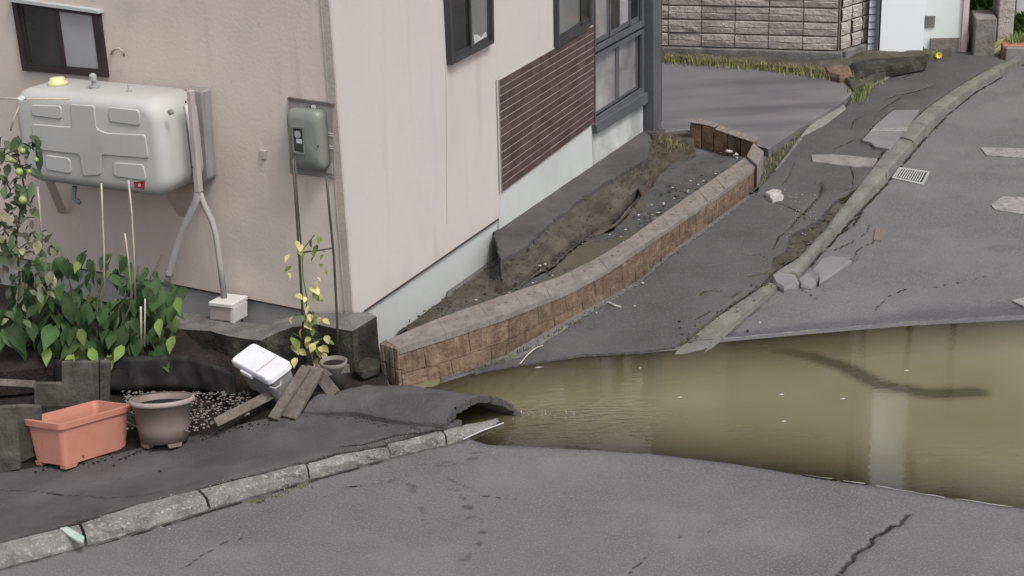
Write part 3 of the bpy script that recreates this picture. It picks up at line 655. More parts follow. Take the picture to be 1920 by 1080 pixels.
# drain grate
gr = thing('drain_grate', G(1708, 328), 'small steel drain grate in the road beside the kerb', 'drain grate')
q = gl([(1686,313),(1744,321),(1731,346),(1672,333)], T, .022)
v, f = ring(q, quadinset(q, .07, .07, .12, .12), (0, 0, -.04)); obj('frame', v, f, M['galv'], gr)
for i in range(11):
    u0 = .09+.82*i/11; u1 = u0+.030
    def at(u, vv): return (q[0]*(1-u)+q[1]*u)*(1-vv)+(q[3]*(1-u)+q[2]*u)*vv
    v, f = prism([at(u0,.12)+Vector((0,0,.003)), at(u1,.12)+Vector((0,0,.003)), at(u1,.88)+Vector((0,0,.003)), at(u0,.88)+Vector((0,0,.003))], (0,0,-.03)); obj('bar', v, f, M['rail'], gr)
ii = quadinset(q, .07, .07, .12, .12); v, f = prism([p+Vector((0,0,-.002)) for p in ii], (0,0,-.004)); obj('pit', v, f, M['black'], gr)

# ================================================================== HOUSE
house = thing('house', (Cn.x, Cn.y, 0), 'tilted beige and white stucco house with a dark tiled panel, beside the cracked brick planter', 'house')
TOPZ = 5.6
aend = RW.ab(RW.p(1222, 120))[0]
def spoly(plane, pts, c0, c1):      # pts 3D on plane at c=0 -> solid between offsets c0..c1
    return prism([p+plane.n*c1 for p in pts], plane.n*(c0-c1))
# right wall, siding: above lower edge
lowR = [RW.p(660,599), RW.p(685,582), RW.p(810,496), RW.p(935,410), RW.p(1112,262), RW.p(1228,180)]
lowR[0] = RW.w(0, lowR[1].z+.01)
pts = [RW.w(.008, TOPZ), RW.w(.008, lowR[0].z), RW.p(685,582), RW.p(810,496), RW.p(935,410), RW.p(939,361), RW.p(1111,231), RW.p(1112,20), ]
e = RW.ab(pts[-1])[0]
pts += [RW.w(e, 1.9), RW.w(aend, 1.9), RW.w(aend, TOPZ)]
v, f = spoly(RW, pts, -.20, 0); obj('wall', v, f, M['siding_r'], house)
# left wall siding
lowL = [LW.p(663,595), LW.p(567,580), LW.p(323,532), LW.p(0,470)]
zl = [p.z for p in lowL]
pts = [LW.w(-.008, TOPZ, 0), LW.w(-.008, lowL[1].z-.02), lowL[1], lowL[2], LW.w(-4.8, lowL[2].z+.02), LW.w(-4.8, TOPZ)]
v, f = spoly(LW, pts, -.195, .003); obj('wall', v, f, M['siding_l'], house)
# foundation right (three lengths)
fb = lambda a: RW.w(a, -.35)
a935 = RW.ab(RW.p(935,410))[0]; a1112 = RW.ab(RW.p(1111,231))[0]
pts = [RW.w(.022, lowR[0].z+.02), RW.w(.022, -.3), RW.w(a935, -.3), RW.w(a935, lowR[3].z+.02)]
v, f = spoly(RW, pts, -.17, -.012); obj('foundation', v, f, M['foundation'], house)
pts = [RW.w(a935+.0, RW.p(935,408).z), RW.w(a935, -.3), RW.w(a1112-.01, -.3), RW.p(1110,232)+RW.a*-.01, RW.p(939,362)]
v, f = spoly(RW, pts, -.17, .004); obj('foundation', v, f, M['foundation'], house)
pts = [RW.w(a1112-.01, -.3), RW.p(1111,252), RW.p(1205,193), RW.w(RW.ab(RW.p(1205,193))[0], -.3)]
v, f = spoly(RW, pts, -.17, .002); obj('foundation', v, f, M['foundation_p'], house)
pts = [LW.w(-.03, lowL[1].z), LW.w(-.03, -.3), LW.w(-4.8, -.3), LW.w(-4.8, lowL[2].z+.04), lowL[2]+Vector((0,0,.02)), lowL[1]+Vector((0,0,.02))]
v, f = spoly(LW, pts, -.17, -.018); obj('foundation', v, f, M['foundation_g'], house)
# drip edges
v, f = tube([RW.p(684,583,.004), RW.p(810,497,.004), RW.p(934,411,.004)], .006, 6); obj('drip_edge', v, f, M['metal_br'], house)
v, f = tube([LW.p(567,581,.002), LW.p(440,556,.002), LW.p(323,533,.002), LW.w(-4.5, lowL[2].z+.015, .002)], .005, 6); obj('drip_edge', v, f, M['metal_br'], house)
# corner trim (boxed, slightly proud)
tz = lowR[0].z-.01
pts = [LW.w(-.05, tz, 0), LW.w(.007, tz, 0), LW.w(.007, TOPZ, 0), LW.w(-.05, TOPZ, 0)]
v, f = spoly(LW, pts, -.004, .012); obj('corner_trim', v, f, M['corner'], house)
v, f = tube([LW.w(-.048, tz, .010), LW.w(-.048, TOPZ, .010)], .004, 6); obj('corner_bead', v, f, M['corner'], house)
# siding joints on the right wall
v, f = tube([RW.p(836,118,.001), RW.p(838,420,.001)], .003, 5); obj('joint', v, f, M['corner'], house)
# roof slab with eave, above the frame
def hp(a, c, z): p = RW.w(a, z, -c); return p
v, f = prism([hp(-.5,-.5,TOPZ), hp(-.5,6,TOPZ), hp(aend+.5,6,TOPZ), hp(aend+.5,-.5,TOPZ)], (0,0,.18)); obj('roof', v, f, M['roof'], house)
# back and far walls so that the house is a closed volume
v, f = prism([hp(aend-.2,.2,-.3), hp(aend-.2,5,-.3), hp(aend,5,-.3), hp(aend,.2,-.3)], (0,0,TOPZ+.3)); obj('wall', v, f, M['siding_r'], house)
# tile panel: backing + rows
TLq = [RW.p(933,150), RW.p(1111,48), RW.p(1111,231), RW.p(939,361)]
v, f = spoly(RW, TLq, -.19, .0125); obj('grout', v, f, M['grout'], house)
NR = 14
def tq(u, vv): return (TLq[0]*(1-u)+TLq[1]*u)*(1-vv)+(TLq[3]*(1-u)+TLq[2]*u)*vv
for i in range(NR):
    ncol = 10
    for j in range(ncol):
        v0 = i/NR+.0; v1 = (i+1)/NR-.0080; u0 = j/ncol+.0006; u1 = (j+1)/ncol-.0006
        if i == 0: v0 += .002
        v, f = spoly(RW, [tq(u0,v0), tq(u1,v0), tq(u1,v1), tq(u0,v1)], .007, .0135+random.uniform(0,.0015)); obj('tile', v, f, M['tile'], house)
v, f = tube([RW.p(932,149,.01), RW.p(938,361,.01)], .007, 6); obj('tile_edging', v, f, M['rail'], house)
# windows ------------------------------------------------------------
def window(plane, quad, parts, fm, cf=.035, cb=-.19, fr=(.05,.05,.06,.06), fname='window', sill=None):
    """quad px TL,TR,BR,BL; parts: list of (u0,u1,material,sash colour)"""
    q = [plane.p(x, y) for x, y in quad]
    v, f = ring([p+plane.n*cf for p in q], [p+plane.n*cf for p in quadinset(q, fr[0], fr[1], fr[2], fr[3])], plane.n*-(cf+.0)*1.0 if False else plane.n*(-cf+.001))
    w_ = obj(fname, v, f, fm, house)
    inn = quadinset(q, fr[0], fr[1], fr[2], fr[3])
    def at(u, vv): return (inn[0]*(1-u)+inn[1]*u)*(1-vv)+(inn[3]*(1-u)+inn[2]*u)*vv
    for (u0, u1, gm, off) in parts:
        s = [at(u0,0), at(u1,0), at(u1,1), at(u0,1)]
        b = .16*(.5/(u1-u0)) if u1-u0 < 1 else .05; b = min(b, .14)*.55
        ins = quadinset(s, b, b, .04, .05)
        v, f = ring([p+plane.n*(off+.012) for p in s], [p+plane.n*(off+.012) for p in ins], plane.n*-.01); obj('sash', v, f, fm, w_)
        v, f = prism([p+plane.n*(off+.004) for p in ins], plane.n*-.003); obj('pane', v, f, gm, w_)
    return w_
wl = window(LW, [(27,-3),(190,19),(206,143),(48,131)], [(0,.54,M['glass_dk'],.004),(.50,1,M['glass_fr'],.016)], M['metal_br'], .03, fr=(.055,.05,.05,.07))
v, f = spoly(LW, [LW.p(22,-6), LW.p(194,17), LW.p(195,23), LW.p(23,0)], 0, .05); obj('lintel', v, f, M['foundation'], wl)
w1 = window(RW, [(829,-40),(914,-66),(916,80),(837,121)], [(0,.56,M['glass_dk'],.004),(.5,1,M['glass_md'],.014)], M['metal_dk'], .045, fr=(.05,.05,.05,.05))
v, f = spoly(RW, [RW.p(882,66), RW.p(889,64), RW.p(897,70), RW.p(905,60), RW.p(907,67), RW.p(884,82)], .0205, .024); obj('curtain', v, f, M['curtain'], w1)
w2 = window(RW, [(1036,-90),(1104,-120),(1104,46),(1038,89)], [(0,.82,M['glass_md'],.008),(.74,1,M['glass_dk'],.018)], M['metal_dk'], .035, fr=(.05,.08,.05,.06))
# glazed bay: frame grid and panes
bay_b = -.14
v, f = spoly(RW, [RW.p(1112,-100), RW.p(1206,-150), RW.p(1206,175), RW.p(1112,235)], -.19, -.05); obj('wall', v, f, M['metal_gy'], house)
wb = window(RW, [(1112,104),(1204,54),(1204,173),(1112,234)], [(0,.55,M['glass_refl'],-.03),(.55,1,M['glass_refl'],-.03)], M['metal_gy'], .02, fr=(.01,.05,.05,.09))
wt = window(RW, [(1112,-110),(1204,-170),(1204,48),(1112,98)], [(0,.36,M['glass_refl'],-.03),(.36,.58,M['glass_dk'],-.02),(.58,.82,M['glass_refl'],-.03),(.8,1,M['glass_dk'],-.02)], M['metal_gy'], .02, fr=(.01,.05,.05,.05))
v, f = spoly(RW, [RW.p(1108,234), RW.p(1206,172), RW.p(1206,192), RW.p(1110,250)], -.05, .045); obj('window_ledge', v, f, M['metal_gy'], house)
v, f = spoly(RW, [RW.p(1204,-300), RW.p(1222,-310), RW.p(1222,238), RW.p(1208,244)], -.06, .09); obj('pillar', v, f, M['metal_gy'], house, bevel=.004)
v, f = spoly(RW, [RW.p(1224,-300), RW.p(1229,-310), RW.p(1229,225), RW.p(1225,228)], -.06, .06); obj('downpipe', v, f, M['metal_dk'], house)
# little wall fittings on the left wall
v, f = tube([LW.p(209,101,.0), LW.p(210,97,.05), LW.p(215,92,.06), LW.p(223,91,.06), LW.p(230,96,.05), LW.p(233,104,.03)], .008, 8); obj('vent_hook', v, f, M['corner'], house, smooth=True)
v, f = spoly(LW, [LW.p(489,279), LW.p(501,281), LW.p(500,299), LW.p(492,297)], 0, .02); obj('wall_plug', v, f, M['corner'], house, bevel=.005)

# ================================================================== OIL TANK
tank = thing('oil_tank', LW.p(210,360,.3), 'pale grey pressed steel home oil tank mounted under the small window', 'oil tank')
cf, cb_ = .46, .07
P1, P2, P3, P4 = [LW.ab(LW.p(*q, cf)) for q in ((25,176),(288,190),(302,366),(60,345))]
a0, a1 = (P1[0]+P4[0])/2-.05, (P2[0]+P3[0])/2+.02; z0, z1 = (P3[1]+P4[1])/2-.01, (P1[1]+P2[1])/2+.01
tl = radians(-.8)
tc = LW.w((a0+a1)/2, (z0+z1)/2, 0); hx, hz = (a1-a0)/2+.01, (z1-z0)/2
ta = LW.a*cos(tl)+Vector((0,0,sin(tl)*0)); tb = Vector((0,0,1))
def TK(a, b, c): return tc+ta*a+tb*b+LW.n*c
# rounded body: superellipse shell from stacked outlines
def rrect(hx, hz, r, n=6):
    out = []
    for (cx, cz, s) in ((hx-r, hz-r, 0), (-hx+r, hz-r, 90), (-hx+r, -hz+r, 180), (hx-r, -hz+r, 270)):
        for i in range(n+1):
            a = radians(s+90*i/n); out.append((cx+r*cos(a), cz+r*sin(a)))
    return out
lay = []
R_ = .075
for k in range(9):
    an = radians(90*k/8); ins = R_*(1-cos(an)); c = cb_+R_*(1-sin(an)) if False else 0
prof = [(.03, cb_+.0), (.0, cb_+.03), (0, cf-R_)]+[(R_*(1-cos(radians(a))), cf-R_+R_*sin(radians(a))) for a in (15,30,45,60,75,90)]
vs, fs = [], []; n = None
for ins, c in prof:
    o_ = rrect(hx-ins, hz-ins, max(.13-ins, .035)); n = len(o_)
    vs += [TK(a, b, c) for a, b in o_]
for i in range(len(prof)-1):
    for k in range(n): l = (k+1) % n; fs.append([i*n+k, i*n+l, (i+1)*n+l, (i+1)*n+k])
fs += [list(range(n))[::-1], [(len(prof)-1)*n+k for k in range(n)]]
o = obj('body', vs, fs, M['tank'], tank, smooth=True); fixn(o.data)
# embossed ridges on the front
def fl(px, py): P = LW.p(px, py, cf); d = P-tc; return d.dot(ta), d.z
def emboss(pxs, closed=True, r=.0065):
    pts = [LW.p(x, y, cf+.0005) for x, y in pxs]
    # round the corners
    out = []; m = len(pts); rg = range(m) if closed else range(1, m-1)
    if not closed: out.append(pts[0])
    for i in rg:
        a, b, c = pts[i-1], pts[i], pts[(i+1) % m]; k = min(.022, (a-b).length*.4, (c-b).length*.4)
        p0 = b+(a-b).normalized()*k; p1 = b+(c-b).normalized()*k
        for t in (0, .33, .66, 1): out.append(p0*(1-t)**2+b*2*t*(1-t)+p1*t*t)
    out.append(pts[-1] if not closed else out[0])
    v, f = tube(out, r, 6, cap=not closed); o = obj('ridge', v, f, M['tank'], tank, smooth=True)
    for vt in o.data.vertices: pass
def pad(pxs, rr=.02):
    pts = [LW.p(x, y, cf) for x, y in pxs]; out = []; m = len(pts)
    for i in range(m):
        a, b, c = pts[i-1], pts[i], pts[(i+1) % m]; k = min(rr, (a-b).length*.45, (c-b).length*.45)
        p0 = b+(a-b).normalized()*k; p1 = b+(c-b).normalized()*k
        for t in (0, .25, .5, .75, 1): out.append(p0*(1-t)**2+b*2*t*(1-t)+p1*t*t)
    v, f = prism([p+LW.n*.008 for p in out], LW.n*-.012); o = obj('embossed_pad', v, f, M['tank'], tank, bevel=.0065, seg=3)
pad([(203,200),(262,206),(265,236),(206,228)], .03); pad([(58,196),(116,198),(117,224),(60,216)], .03)
pad([(212,304),(270,308),(276,339),(214,330)], .03); pad([(84,290),(132,296),(136,326),(88,318)], .03)
pad([(133,195),(178,198),(182,241),(200,249),(273,252),(280,297),(192,290),(190,328),(157,330),(150,289),(64,280),(60,232),(136,238)])
# back channel (flange)
v, f = prism([LW.p(346,166,.09), LW.p(378,172,.09), LW.p(391,335,.09), LW.p(383,345,.09), LW.p(356,345,.09)], LW.n*-.085); obj('mounting_plate', v, f, M['board'], tank, bevel=.008)
v, f = prism([LW.p(349,170,.30), LW.p(357,171,.30), LW.p(374,362,.30), LW.p(364,362,.30)], LW.n*-.04); obj('strap', v, f, M['pipe_d'], tank, bevel=.004)
for (x, y) in ((349,191),(361,313)):
    c = LW.p(x, y, .305); v, f = lathe([(.006,0),(.006,.006)], c, 10, LW.a, Vector((0,0,1)), LW.n); obj('bolt', v, f, M['metal_dk'], tank)
c = LW.p(318,211,.42); v, f = lathe([(.016,-.02),(.016,0),(.01,.003)], c, 16, LW.a, Vector((0,0,1)), LW.n); obj('plug', v, f, M['board'], tank)
# top fittings
def on_top(px, py, c=.27): P = LW.p(px, py, c); P.z = tc.z+hz; return P
c = LW.p(108,154,.27); c.z = tc.z+hz-.004
o = obj('filler_cap', *lathe([(.055,0),(.055,.022),(.04,.036),(.038,.05),(.0,.052)], c, 20, sx=1.15), M['yellow_cap'], tank, smooth=True)
c = LW.p(176,158,.27); c.z = tc.z+hz-.004
obj('vent', *join(lathe([(.032,0),(.032,.018),(.014,.022),(.014,.055)], c, 14), lathe([(.022,.05),(.022,.085),(.010,.095)], c, 14)), M['galv'], tank)
c = LW.p(241,163,.27); c.z = tc.z+hz-.004
obj('gauge', *join(lathe([(.016,0),(.016,.012),(.006,.014),(.006,.045)], c, 10)), M['galv'], tank)
v, f = prism([LW.p(251,341,cf+.002), LW.p(272,340,cf+.002), LW.p(270,354,cf+.002), LW.p(252,352,cf+.002)], LW.n*-.01); lb = obj('label', v, f, M['red'], tank)
v, f = prism([LW.p(259,345,cf+.003), LW.p(264,344.5,cf+.003), LW.p(264,350,cf+.003), LW.p(259,350,cf+.003)], LW.n*-.0008); obj('print', v, f, M['pink'], lb)
# brackets and valve underneath
v, f = tube([LW.p(140,350,.28), LW.p(138,372,.28), LW.p(150,380,.28)], .016, 8); obj('drain_valve', v, f, M['galv'], tank, smooth=True)
v, f = prism([LW.p(84,340,.3), LW.p(96,340,.3), LW.p(120,400,.02), LW.p(110,400,.02)], LW.a*.03); obj('bracket', v, f, M['siding_l'], tank)
v, f = prism([LW.p(300,350,.3), LW.p(312,350,.3), LW.p(345,405,.02), LW.p(335,405,.02)], LW.a*.03); obj('bracket', v, f, M['siding_l'], tank)
# pipes down to the ground
pa = thing('pipe_cover', LW.p(320,525,.06), 'cream pipe duct bending left from the oil tank down behind the leafy plant', 'pipe')
v, f = tube([LW.p(352,196,.20), LW.p(360,250,.20), LW.p(366,300,.20), LW.p(372,352,.2), LW.p(368,375,.2), LW.p(345,425,.15), LW.p(330,470,.12), LW.p(317,515,.10), LW.p(312,532,.10)], .022, 10); obj('duct', v, f, M['pipe'], pa, smooth=True)
for x, y, r in ((372,352,.026),(317,513,.025)):
    P = LW.p(x, y, .2 if y < 400 else .10); v, f = tube([P+Vector((0,0,.02)), P-Vector((0,0,.02))], r, 10); obj('collar', v, f, M['pipe_d'], pa, smooth=True)
pb = thing('pipe_cover', LW.p(425,560,.08), 'beige pipe duct bending right from the oil tank into the small cream ground box', 'pipe')
v, f = tube([LW.p(375,362,.12), LW.p(383,385,.12), LW.p(398,415,.12), LW.p(405,440,.12), LW.p(412,490,.12), LW.p(421,562,.12)], .019, 10); obj('duct', v, f, M['pipe_d'], pb, smooth=True)
gb = thing('ground_box', LW.p(422,585,.1), 'cream plastic box on the footing where the beige pipe enters the ground', 'pipe box')
q = [LW.p(392,568,.20), LW.p(435,574,.20), LW.p(448,560,.06), LW.p(408,555,.06)]
v, f = prism([LW.p(393,569,.20), LW.p(432,574,.20), LW.p(432,604,.20), LW.p(393,600,.20)], LW.n*-.15); obj('box_body', v, f, M['pipe_d'], gb, bevel=.008, seg=2)
v, f = prism([LW.p(390,566,.21), LW.p(434,571,.21), LW.p(434,579,.21), LW.p(390,574,.21)], LW.n*-.17); obj('lid', v, f, M['pipe'], gb, bevel=.005)
v, f = lathe([(.033,0),(.03,.01)], LW.p(421,564,.12)-Vector((0,0,.0)), 16); obj('seal', v, f, M['black'], gb)
v, f = prism([LW.p(432,578,.2), LW.p(438,578,.2), LW.p(438,606,.2), LW.p(432,606,.2)], LW.n*-.14); obj('leg', v, f, M['pipe'], gb)
v, f = tube([LW.p(450,562,.06), LW.p(455,610,.06)], .006, 6); obj('rod', v, f, M['metal_gy'], gb)

# ================================================================== ELECTRIC METER
mt = thing('electric_meter', LW.p(585,330,.05), 'green grey electricity meter on a weathered board by the house corner', 'electric meter')
q = [LW.p(540,186,.02), LW.p(624,198,.02), LW.p(628,335,.02), LW.p(543,325,.02)]
v, f = prism(q, LW.n*-.02); obj('backboard', v, f, M['board'], mt, bevel=.003)
v, f = prism([LW.p(539,183,.025), LW.p(625,195,.025), LW.p(625,199,.025), LW.p(539,188,.025)], LW.n*-.025); obj('board_trim', v, f, M['wood'], mt)
# case: rounded hull
ca, cz = LW.ab(LW.p(574,262,.08)); ctr = LW.w(ca, cz, 0)
(al, _), (ar, _) = LW.ab(LW.p(543,262,.1)), LW.ab(LW.p(606,262,.1)); hw = (ar-al)/2; hh = (LW.ab(LW.p(575,208,.08))[1]-LW.ab(LW.p(575,320,.08))[1])/2
prof = [(0,.02),(0,.085),(.012,.105),(.035,.118)]
vs, fs = [], []
for ins, c in prof:
    o_ = rrect(hw-ins, hh-ins*1.6, .045); n = len(o_); vs += [ctr+LW.a*a+Vector((0,0,1))*b+LW.n*c for a, b in o_]
for i in range(len(prof)-1):
    for k in range(n): l = (k+1) % n; fs.append([i*n+k, i*n+l, (i+1)*n+l, (i+1)*n+k])
fs += [list(range(n))[::-1], [(len(prof)-1)*n+k for k in range(n)]]
o = obj('case', vs, fs, M['meter'], mt, smooth=True); fixn(o.data)
FCM = .1195
q = [LW.p(547,236,FCM), LW.p(570,238,FCM), LW.p(572,290,FCM), LW.p(550,286,FCM)]
v, f = ring([p+LW.n*.006 for p in q], [p+LW.n*.006 for p in quadinset(q,.1,.1,.06,.06)], LW.n*-.006); wf = obj('window_frame', v, f, M['meter'], mt)
v, f = prism(quadinset(q,.1,.1,.06,.06), LW.n*-.004); pn_ = obj('window_glass', v, f, M['glass_dk'], wf)
v, f = prism([p+LW.n*.001 for p in quadinset(q,.32,.2,.46,.38)], LW.n*-.0008); obj('counter', v, f, M['label_w'], wf)
v, f = lathe([(.022,0),(.022,.002)], LW.p(558,252,FCM+.001), 14, LW.a, Vector((0,0,1)), LW.n); obj('dial', v, f, M['galv'], wf)
c = LW.p(597,274,.115); v, f = lathe([(.006,0),(.006,.006)], c, 10, LW.a, Vector((0,0,1)), LW.n); obj('screw', v, f, M['rust'], mt)
v, f = prism([LW.p(583,198,.03), LW.p(590,199,.03), LW.p(592,216,.03), LW.p(584,215,.03)], LW.n*-.01); obj('hanger', v, f, M['pipe'], mt)
for y in (200, 210):
    v, f = lathe([(.006,0),(.006,.004)], LW.p(582,y,.025), 8, LW.a, Vector((0,0,1)), LW.n); obj('nail', v, f, M['black'], mt)
for i, y in enumerate((248,252,272,276)):
    v, f = prism([LW.p(607,y,.024), LW.p(624,y+2,.024), LW.p(624,y+4,.024), LW.p(607,y+1.8,.024)], LW.n*-.004); obj('scuff', v, f, M['label_w'], mt)
v, f = prism([LW.p(611,306,.025), LW.p(623,308,.025), LW.p(624,326,.025), LW.p(612,324,.025)], LW.n*-.005); obj('sticker', v, f, M['galv'], mt)

# ================================================================== BRICK RETAINING WALL
Ob = [(707,718),(793,727),(880,693),(980,660),(1080,597),(1147,560),(1200,527),(1252,479),(1344,413),(1418,357)]
Ot = [(0,0),(747,652),(827,627),(947,588),(1057,548),(1123,513),(1218,446),(1318,383),(1418,309),(1426,287)]
botk = [(760,727),(850,705),(947,668),(1080,597),(1147,560),(1200,527),(1252,479),(1344,413),(1418,357)]
topo = [(747,652),(827,627),(947,588),(1062,545),(1135,506),(1200,461),(1250,429),(1344,366),(1420,311)]
topi = [(723,638),(813,600),(925,560),(1050,518),(1118,484),(1180,446),(1235,406),(1325,344),(1402,291)]
bk = [G(x, y, T, .0) for x, y in botk]
bz = []
pt = []
for P, (x, y) in zip(bk, topo): pt.append(up(P, y))
# smooth the top heights
pt = np.array(pt); print('wall tops', pt.round(3), [tuple(round(c,2) for c in p) for p in bk])
TOPO = [atz(x, y, z) for (x, y), z in zip(topo, pt)]
TOPI = [atz(x, y, z) for (x, y), z in zip(topi, pt)]
print('thick', [round((a-b).length,3) for a, b in zip(TOPO, TOPI)])
bw = thing('brick_wall', bk[4], 'low curved brown split-brick retaining wall with a paler cap along the pavement', 'brick wall')
cum = [0]
for a, b in zip(TOPO[:-1], TOPO[1:]): cum.append(cum[-1]+(b-a).length)
LT = cum[-1]
def along(L, s):
    s = max(0, min(s, LT-1e-6))
    for i in range(len(cum)-1):
        if s <= cum[i+1]: u = (s-cum[i])/(cum[i+1]-cum[i]); return L[i]*(1-u)+L[i+1]*u
    return L[-1]
TH = .012
def wblock(s0, s1, f0, f1, name, m, sub=4, rib=.006, proud=0):
    vs, fs = [], []
    n = sub
    for i in range(n+1):
        s = s0+(s1-s0)*i/n; to = along(TOPO, s); ti = along(TOPI, s); bo = along(bk, s); bo = Vector((to.x*.25+bo.x*.75, to.y*.25+bo.y*.75, bo.z-.03)); hgt = to.z-bo.z
        nrm = (to-ti); nrm.z = 0; nrm.normalize()
        g = rib*(random.random()-.6) if 0 < i < n else -rib*.4
        for fr_, side in ((f0,'o'),(f1,'o'),(f1,'i'),(f0,'i')):
            base = to*fr_+bo*(1-fr_) if side == 'o' else Vector((ti.x, ti.y, bo.z+hgt*fr_))
            if side == 'o': base = base+nrm*(g+proud)+Vector((0,0,(random.uniform(-.003,.003) if fr_ == 1.0 else 0)))
            vs.append(base)
    for i in range(n):
        for k in range(4): l = (k+1) % 4; fs.append([i*4+k, i*4+l, (i+1)*4+l, (i+1)*4+k])
    fs += [[3,2,1,0],[n*4+k for k in range(4)]]
    o = obj(name, vs, fs, m, bw, bevel=.002); return o
capf = .86
nb = int(LT/.30)
for r_, (f0, f1, off) in enumerate(((0, .40, 0), (.41, .845, .5))):
    s = -off*LT/nb
    while s < LT-.02:
        s1 = s+LT/nb; wblock(max(s, 0)+.001, min(s1, LT)-.0015, f0, f1, 'brick', M['brick'], 16, .009); s = s1
nc = nb
for i in range(nc):
    s0, s1 = LT*i/nc+.0003, LT*(i+1)/nc-.0003
    wblock(s0, s1, .855, 1.0, 'cap_brick', M['cap'], 6, .003, .004)
    to, ti = along(TOPO, (s0+s1)/2), along(TOPI, (s0+s1)/2); d = (along(TOPO, s1)-along(TOPO, s0)).normalized()
    for k in (-1, 1):
        c = to*.42+ti*.58+d*(k*.035)+Vector((0,0,.0015)); v, f = lathe([(.011,-.004),(.012,0),(.009,.001)], c, 8); obj('hole', v, f, M['mortar'], bw)
# end face of upright bricks (left end) and mortar core
A, B = along(TOPO, 0), along(TOPI, 0)
E1 = atz(747,652,A.z); E0 = atz(712,640,A.z)
g0 = G(700,716,T,.03); g1 = G(770,735,T,-.02)
for i in range(4):
    for j, (f0, f1) in enumerate(((0,.47),(.49,.985))):
        u0, u1 = i/4+.02, (i+1)/4-.02
        def pp(u, fz): t_ = E0*(1-u)+E1*u; b_ = g0*(1-u)+g1*u; return Vector((t_.x, t_.y, b_.z+(t_.z-b_.z)*fz))
        bkv = Vector((.5,.85,0)).normalized()*.075
        pr = Vector((-.2,-.98,0))*random.uniform(.004,.02)
        v, f = prism([pp(u0,f0)+pr, pp(u1,f0)+pr, pp(u1,f1)+pr, pp(u0,f1)+pr], bkv); obj('brick', v, f, M['brick'], bw, bevel=.004)
# return wall at the far end
RT = [atz(1293,236,.315), atz(1330,242,.31), atz(1372,256,.305), atz(1414,270,.30)]
M['brick_plain'] = mat('worn_brick', [(.13,.075,.045),(.20,.125,.078),(.26,.17,.11)], 12, .92, .8, 40, 8, speck=[(30,.6,(.09,.055,.04),.6)], obj_var=.2, dist=.02)
for i in range(5):
    u0, u1 = i/5+.004, (i+1)/5-.010
    t0, t1 = lerp_list(RT, u0*3), lerp_list(RT, u1*3)
    dz = .018 if i < 2 else random.uniform(-.006, .004)
    v, f = prism([Vector((t0.x,t0.y,.06)), Vector((t1.x,t1.y,.06)), t1+Vector((0,0,dz)), t0+Vector((0,0,dz))], Vector((.05,.11,0))); obj('brick', v, f, M['brick_plain'], bw, bevel=.006)
for i in range(12):
    u0, u1 = i/12+.002, (i+1)/12-.004
    t0, t1 = lerp_list(RT, u0*3), lerp_list(RT, u1*3); dz = (.018 if i < 5 else 0)+random.uniform(0, .006)
    v, f = prism([t0+Vector((-.003,-.006,dz+.002)), t1+Vector((-.003,-.006,dz+.002)), t1+Vector((.055,.12,dz+.002)), t0+Vector((.055,.12,dz+.002))], (0,0,.014)); obj('cap_brick', v, f, M['cap'], bw, bevel=.004)
# corner post
c = [atz(1400,292,.30), atz(1420,311,.30), atz(1432,284,.30), atz(1412,268,.30)]
v, f = prism([p+Vector((0,0,.004)) for p in c], (0,0,-.26)); obj('corner_block', v, f, M['cap'], bw, bevel=.005)

# ================================================================== PLANTER PIT
zt = lambda s: along(TOPI, s).z
# inner lower slab beside the wall
def zB(X, Y):   # height of lower fill, tied to the wall top
    z = np.zeros(X.shape); P = np.array([[p.x, p.y, p.z] for p in TOPI])
    return np.interp(Y, P[:,1], P[:,2])-.055
def hz_(x, y, dz=0.0):
    z = .15
    for _ in range(10): p = atz(x, y, z); z = float(zB(np.array(p.x), np.array(p.y)))+dz
    return atz(x, y, z)
def bpoly(pxs): return [(p.x, p.y) for p in [hz_(x, y) for x, y in pxs]]
inner = [(p.x, p.y) for p in TOPI]
lowp = bpoly([(800,612),(840,590),(905,553),(965,540),(1000,515),(1040,497),(1065,470),(1085,455),(1110,440),(1150,425),(1175,405),(1190,380),(1215,350),(1240,322),(1262,300),(1290,285),(1330,283),(1400,292)])
poly = lowp+inner[::-1][:len(inner)]
poly = [q for q in poly]
low = sheet('planter_floor', poly, .025, lambda X, Y: (zB(X, Y)+.06*fbm(X*5, Y*5, 5)-.02, .9*np.clip((fbm(X*2.3+9, Y*2.3+4, 3)+.02)*5, 0, 1)*(Y < 11.4)+.35*vn(X*9, Y*9)), M['gravel'], skirt=.12, jag=.05)
tag(low, 'dark gravelly sunken surface inside the brick planter', kind='structure')
# strip along the house
RWa = [RW.p(935,430), RW.p(1000,384), RW.p(1070,336), RW.p(1140,290), RW.p(1205,246)]
def zA(X, Y): return np.interp(Y, [RWa[0].y, RWa[-1].y], [RWa[0].z, RWa[-1].z])
def az_(x, y):
    z = .25
    for _ in range(10): p = atz(x, y, z); z = float(zA(np.array(p.x), np.array(p.y)))
    return atz(x, y, z)
outA = [(938,488),(955,480),(985,462),(1012,436),(1040,410),(1062,396),(1082,376),(1108,360),(1130,345),(1158,330),(1184,314),(1212,296),(1222,262)]
OA = [az_(x, y) for x, y in outA]
sp_ = [(p.x, p.y) for p in OA]+[(p.x, p.y) for p in [RW.w(RW.ab(RWa[-1])[0]+.1, 0, -.05), RW.w(RW.ab(RWa[0])[0], 0, -.05)]]
strip = sheet('asphalt_apron', sp_, .02, lambda X, Y: (zA(X, Y)+.006*fbm(X*8, Y*8), .25*(vn(X*5, Y*5))), M['pavement_dark'], skirt=.05, jag=.06)
tag(strip, 'dark asphalt strip clinging to the house foundation above the fissure', kind='structure')
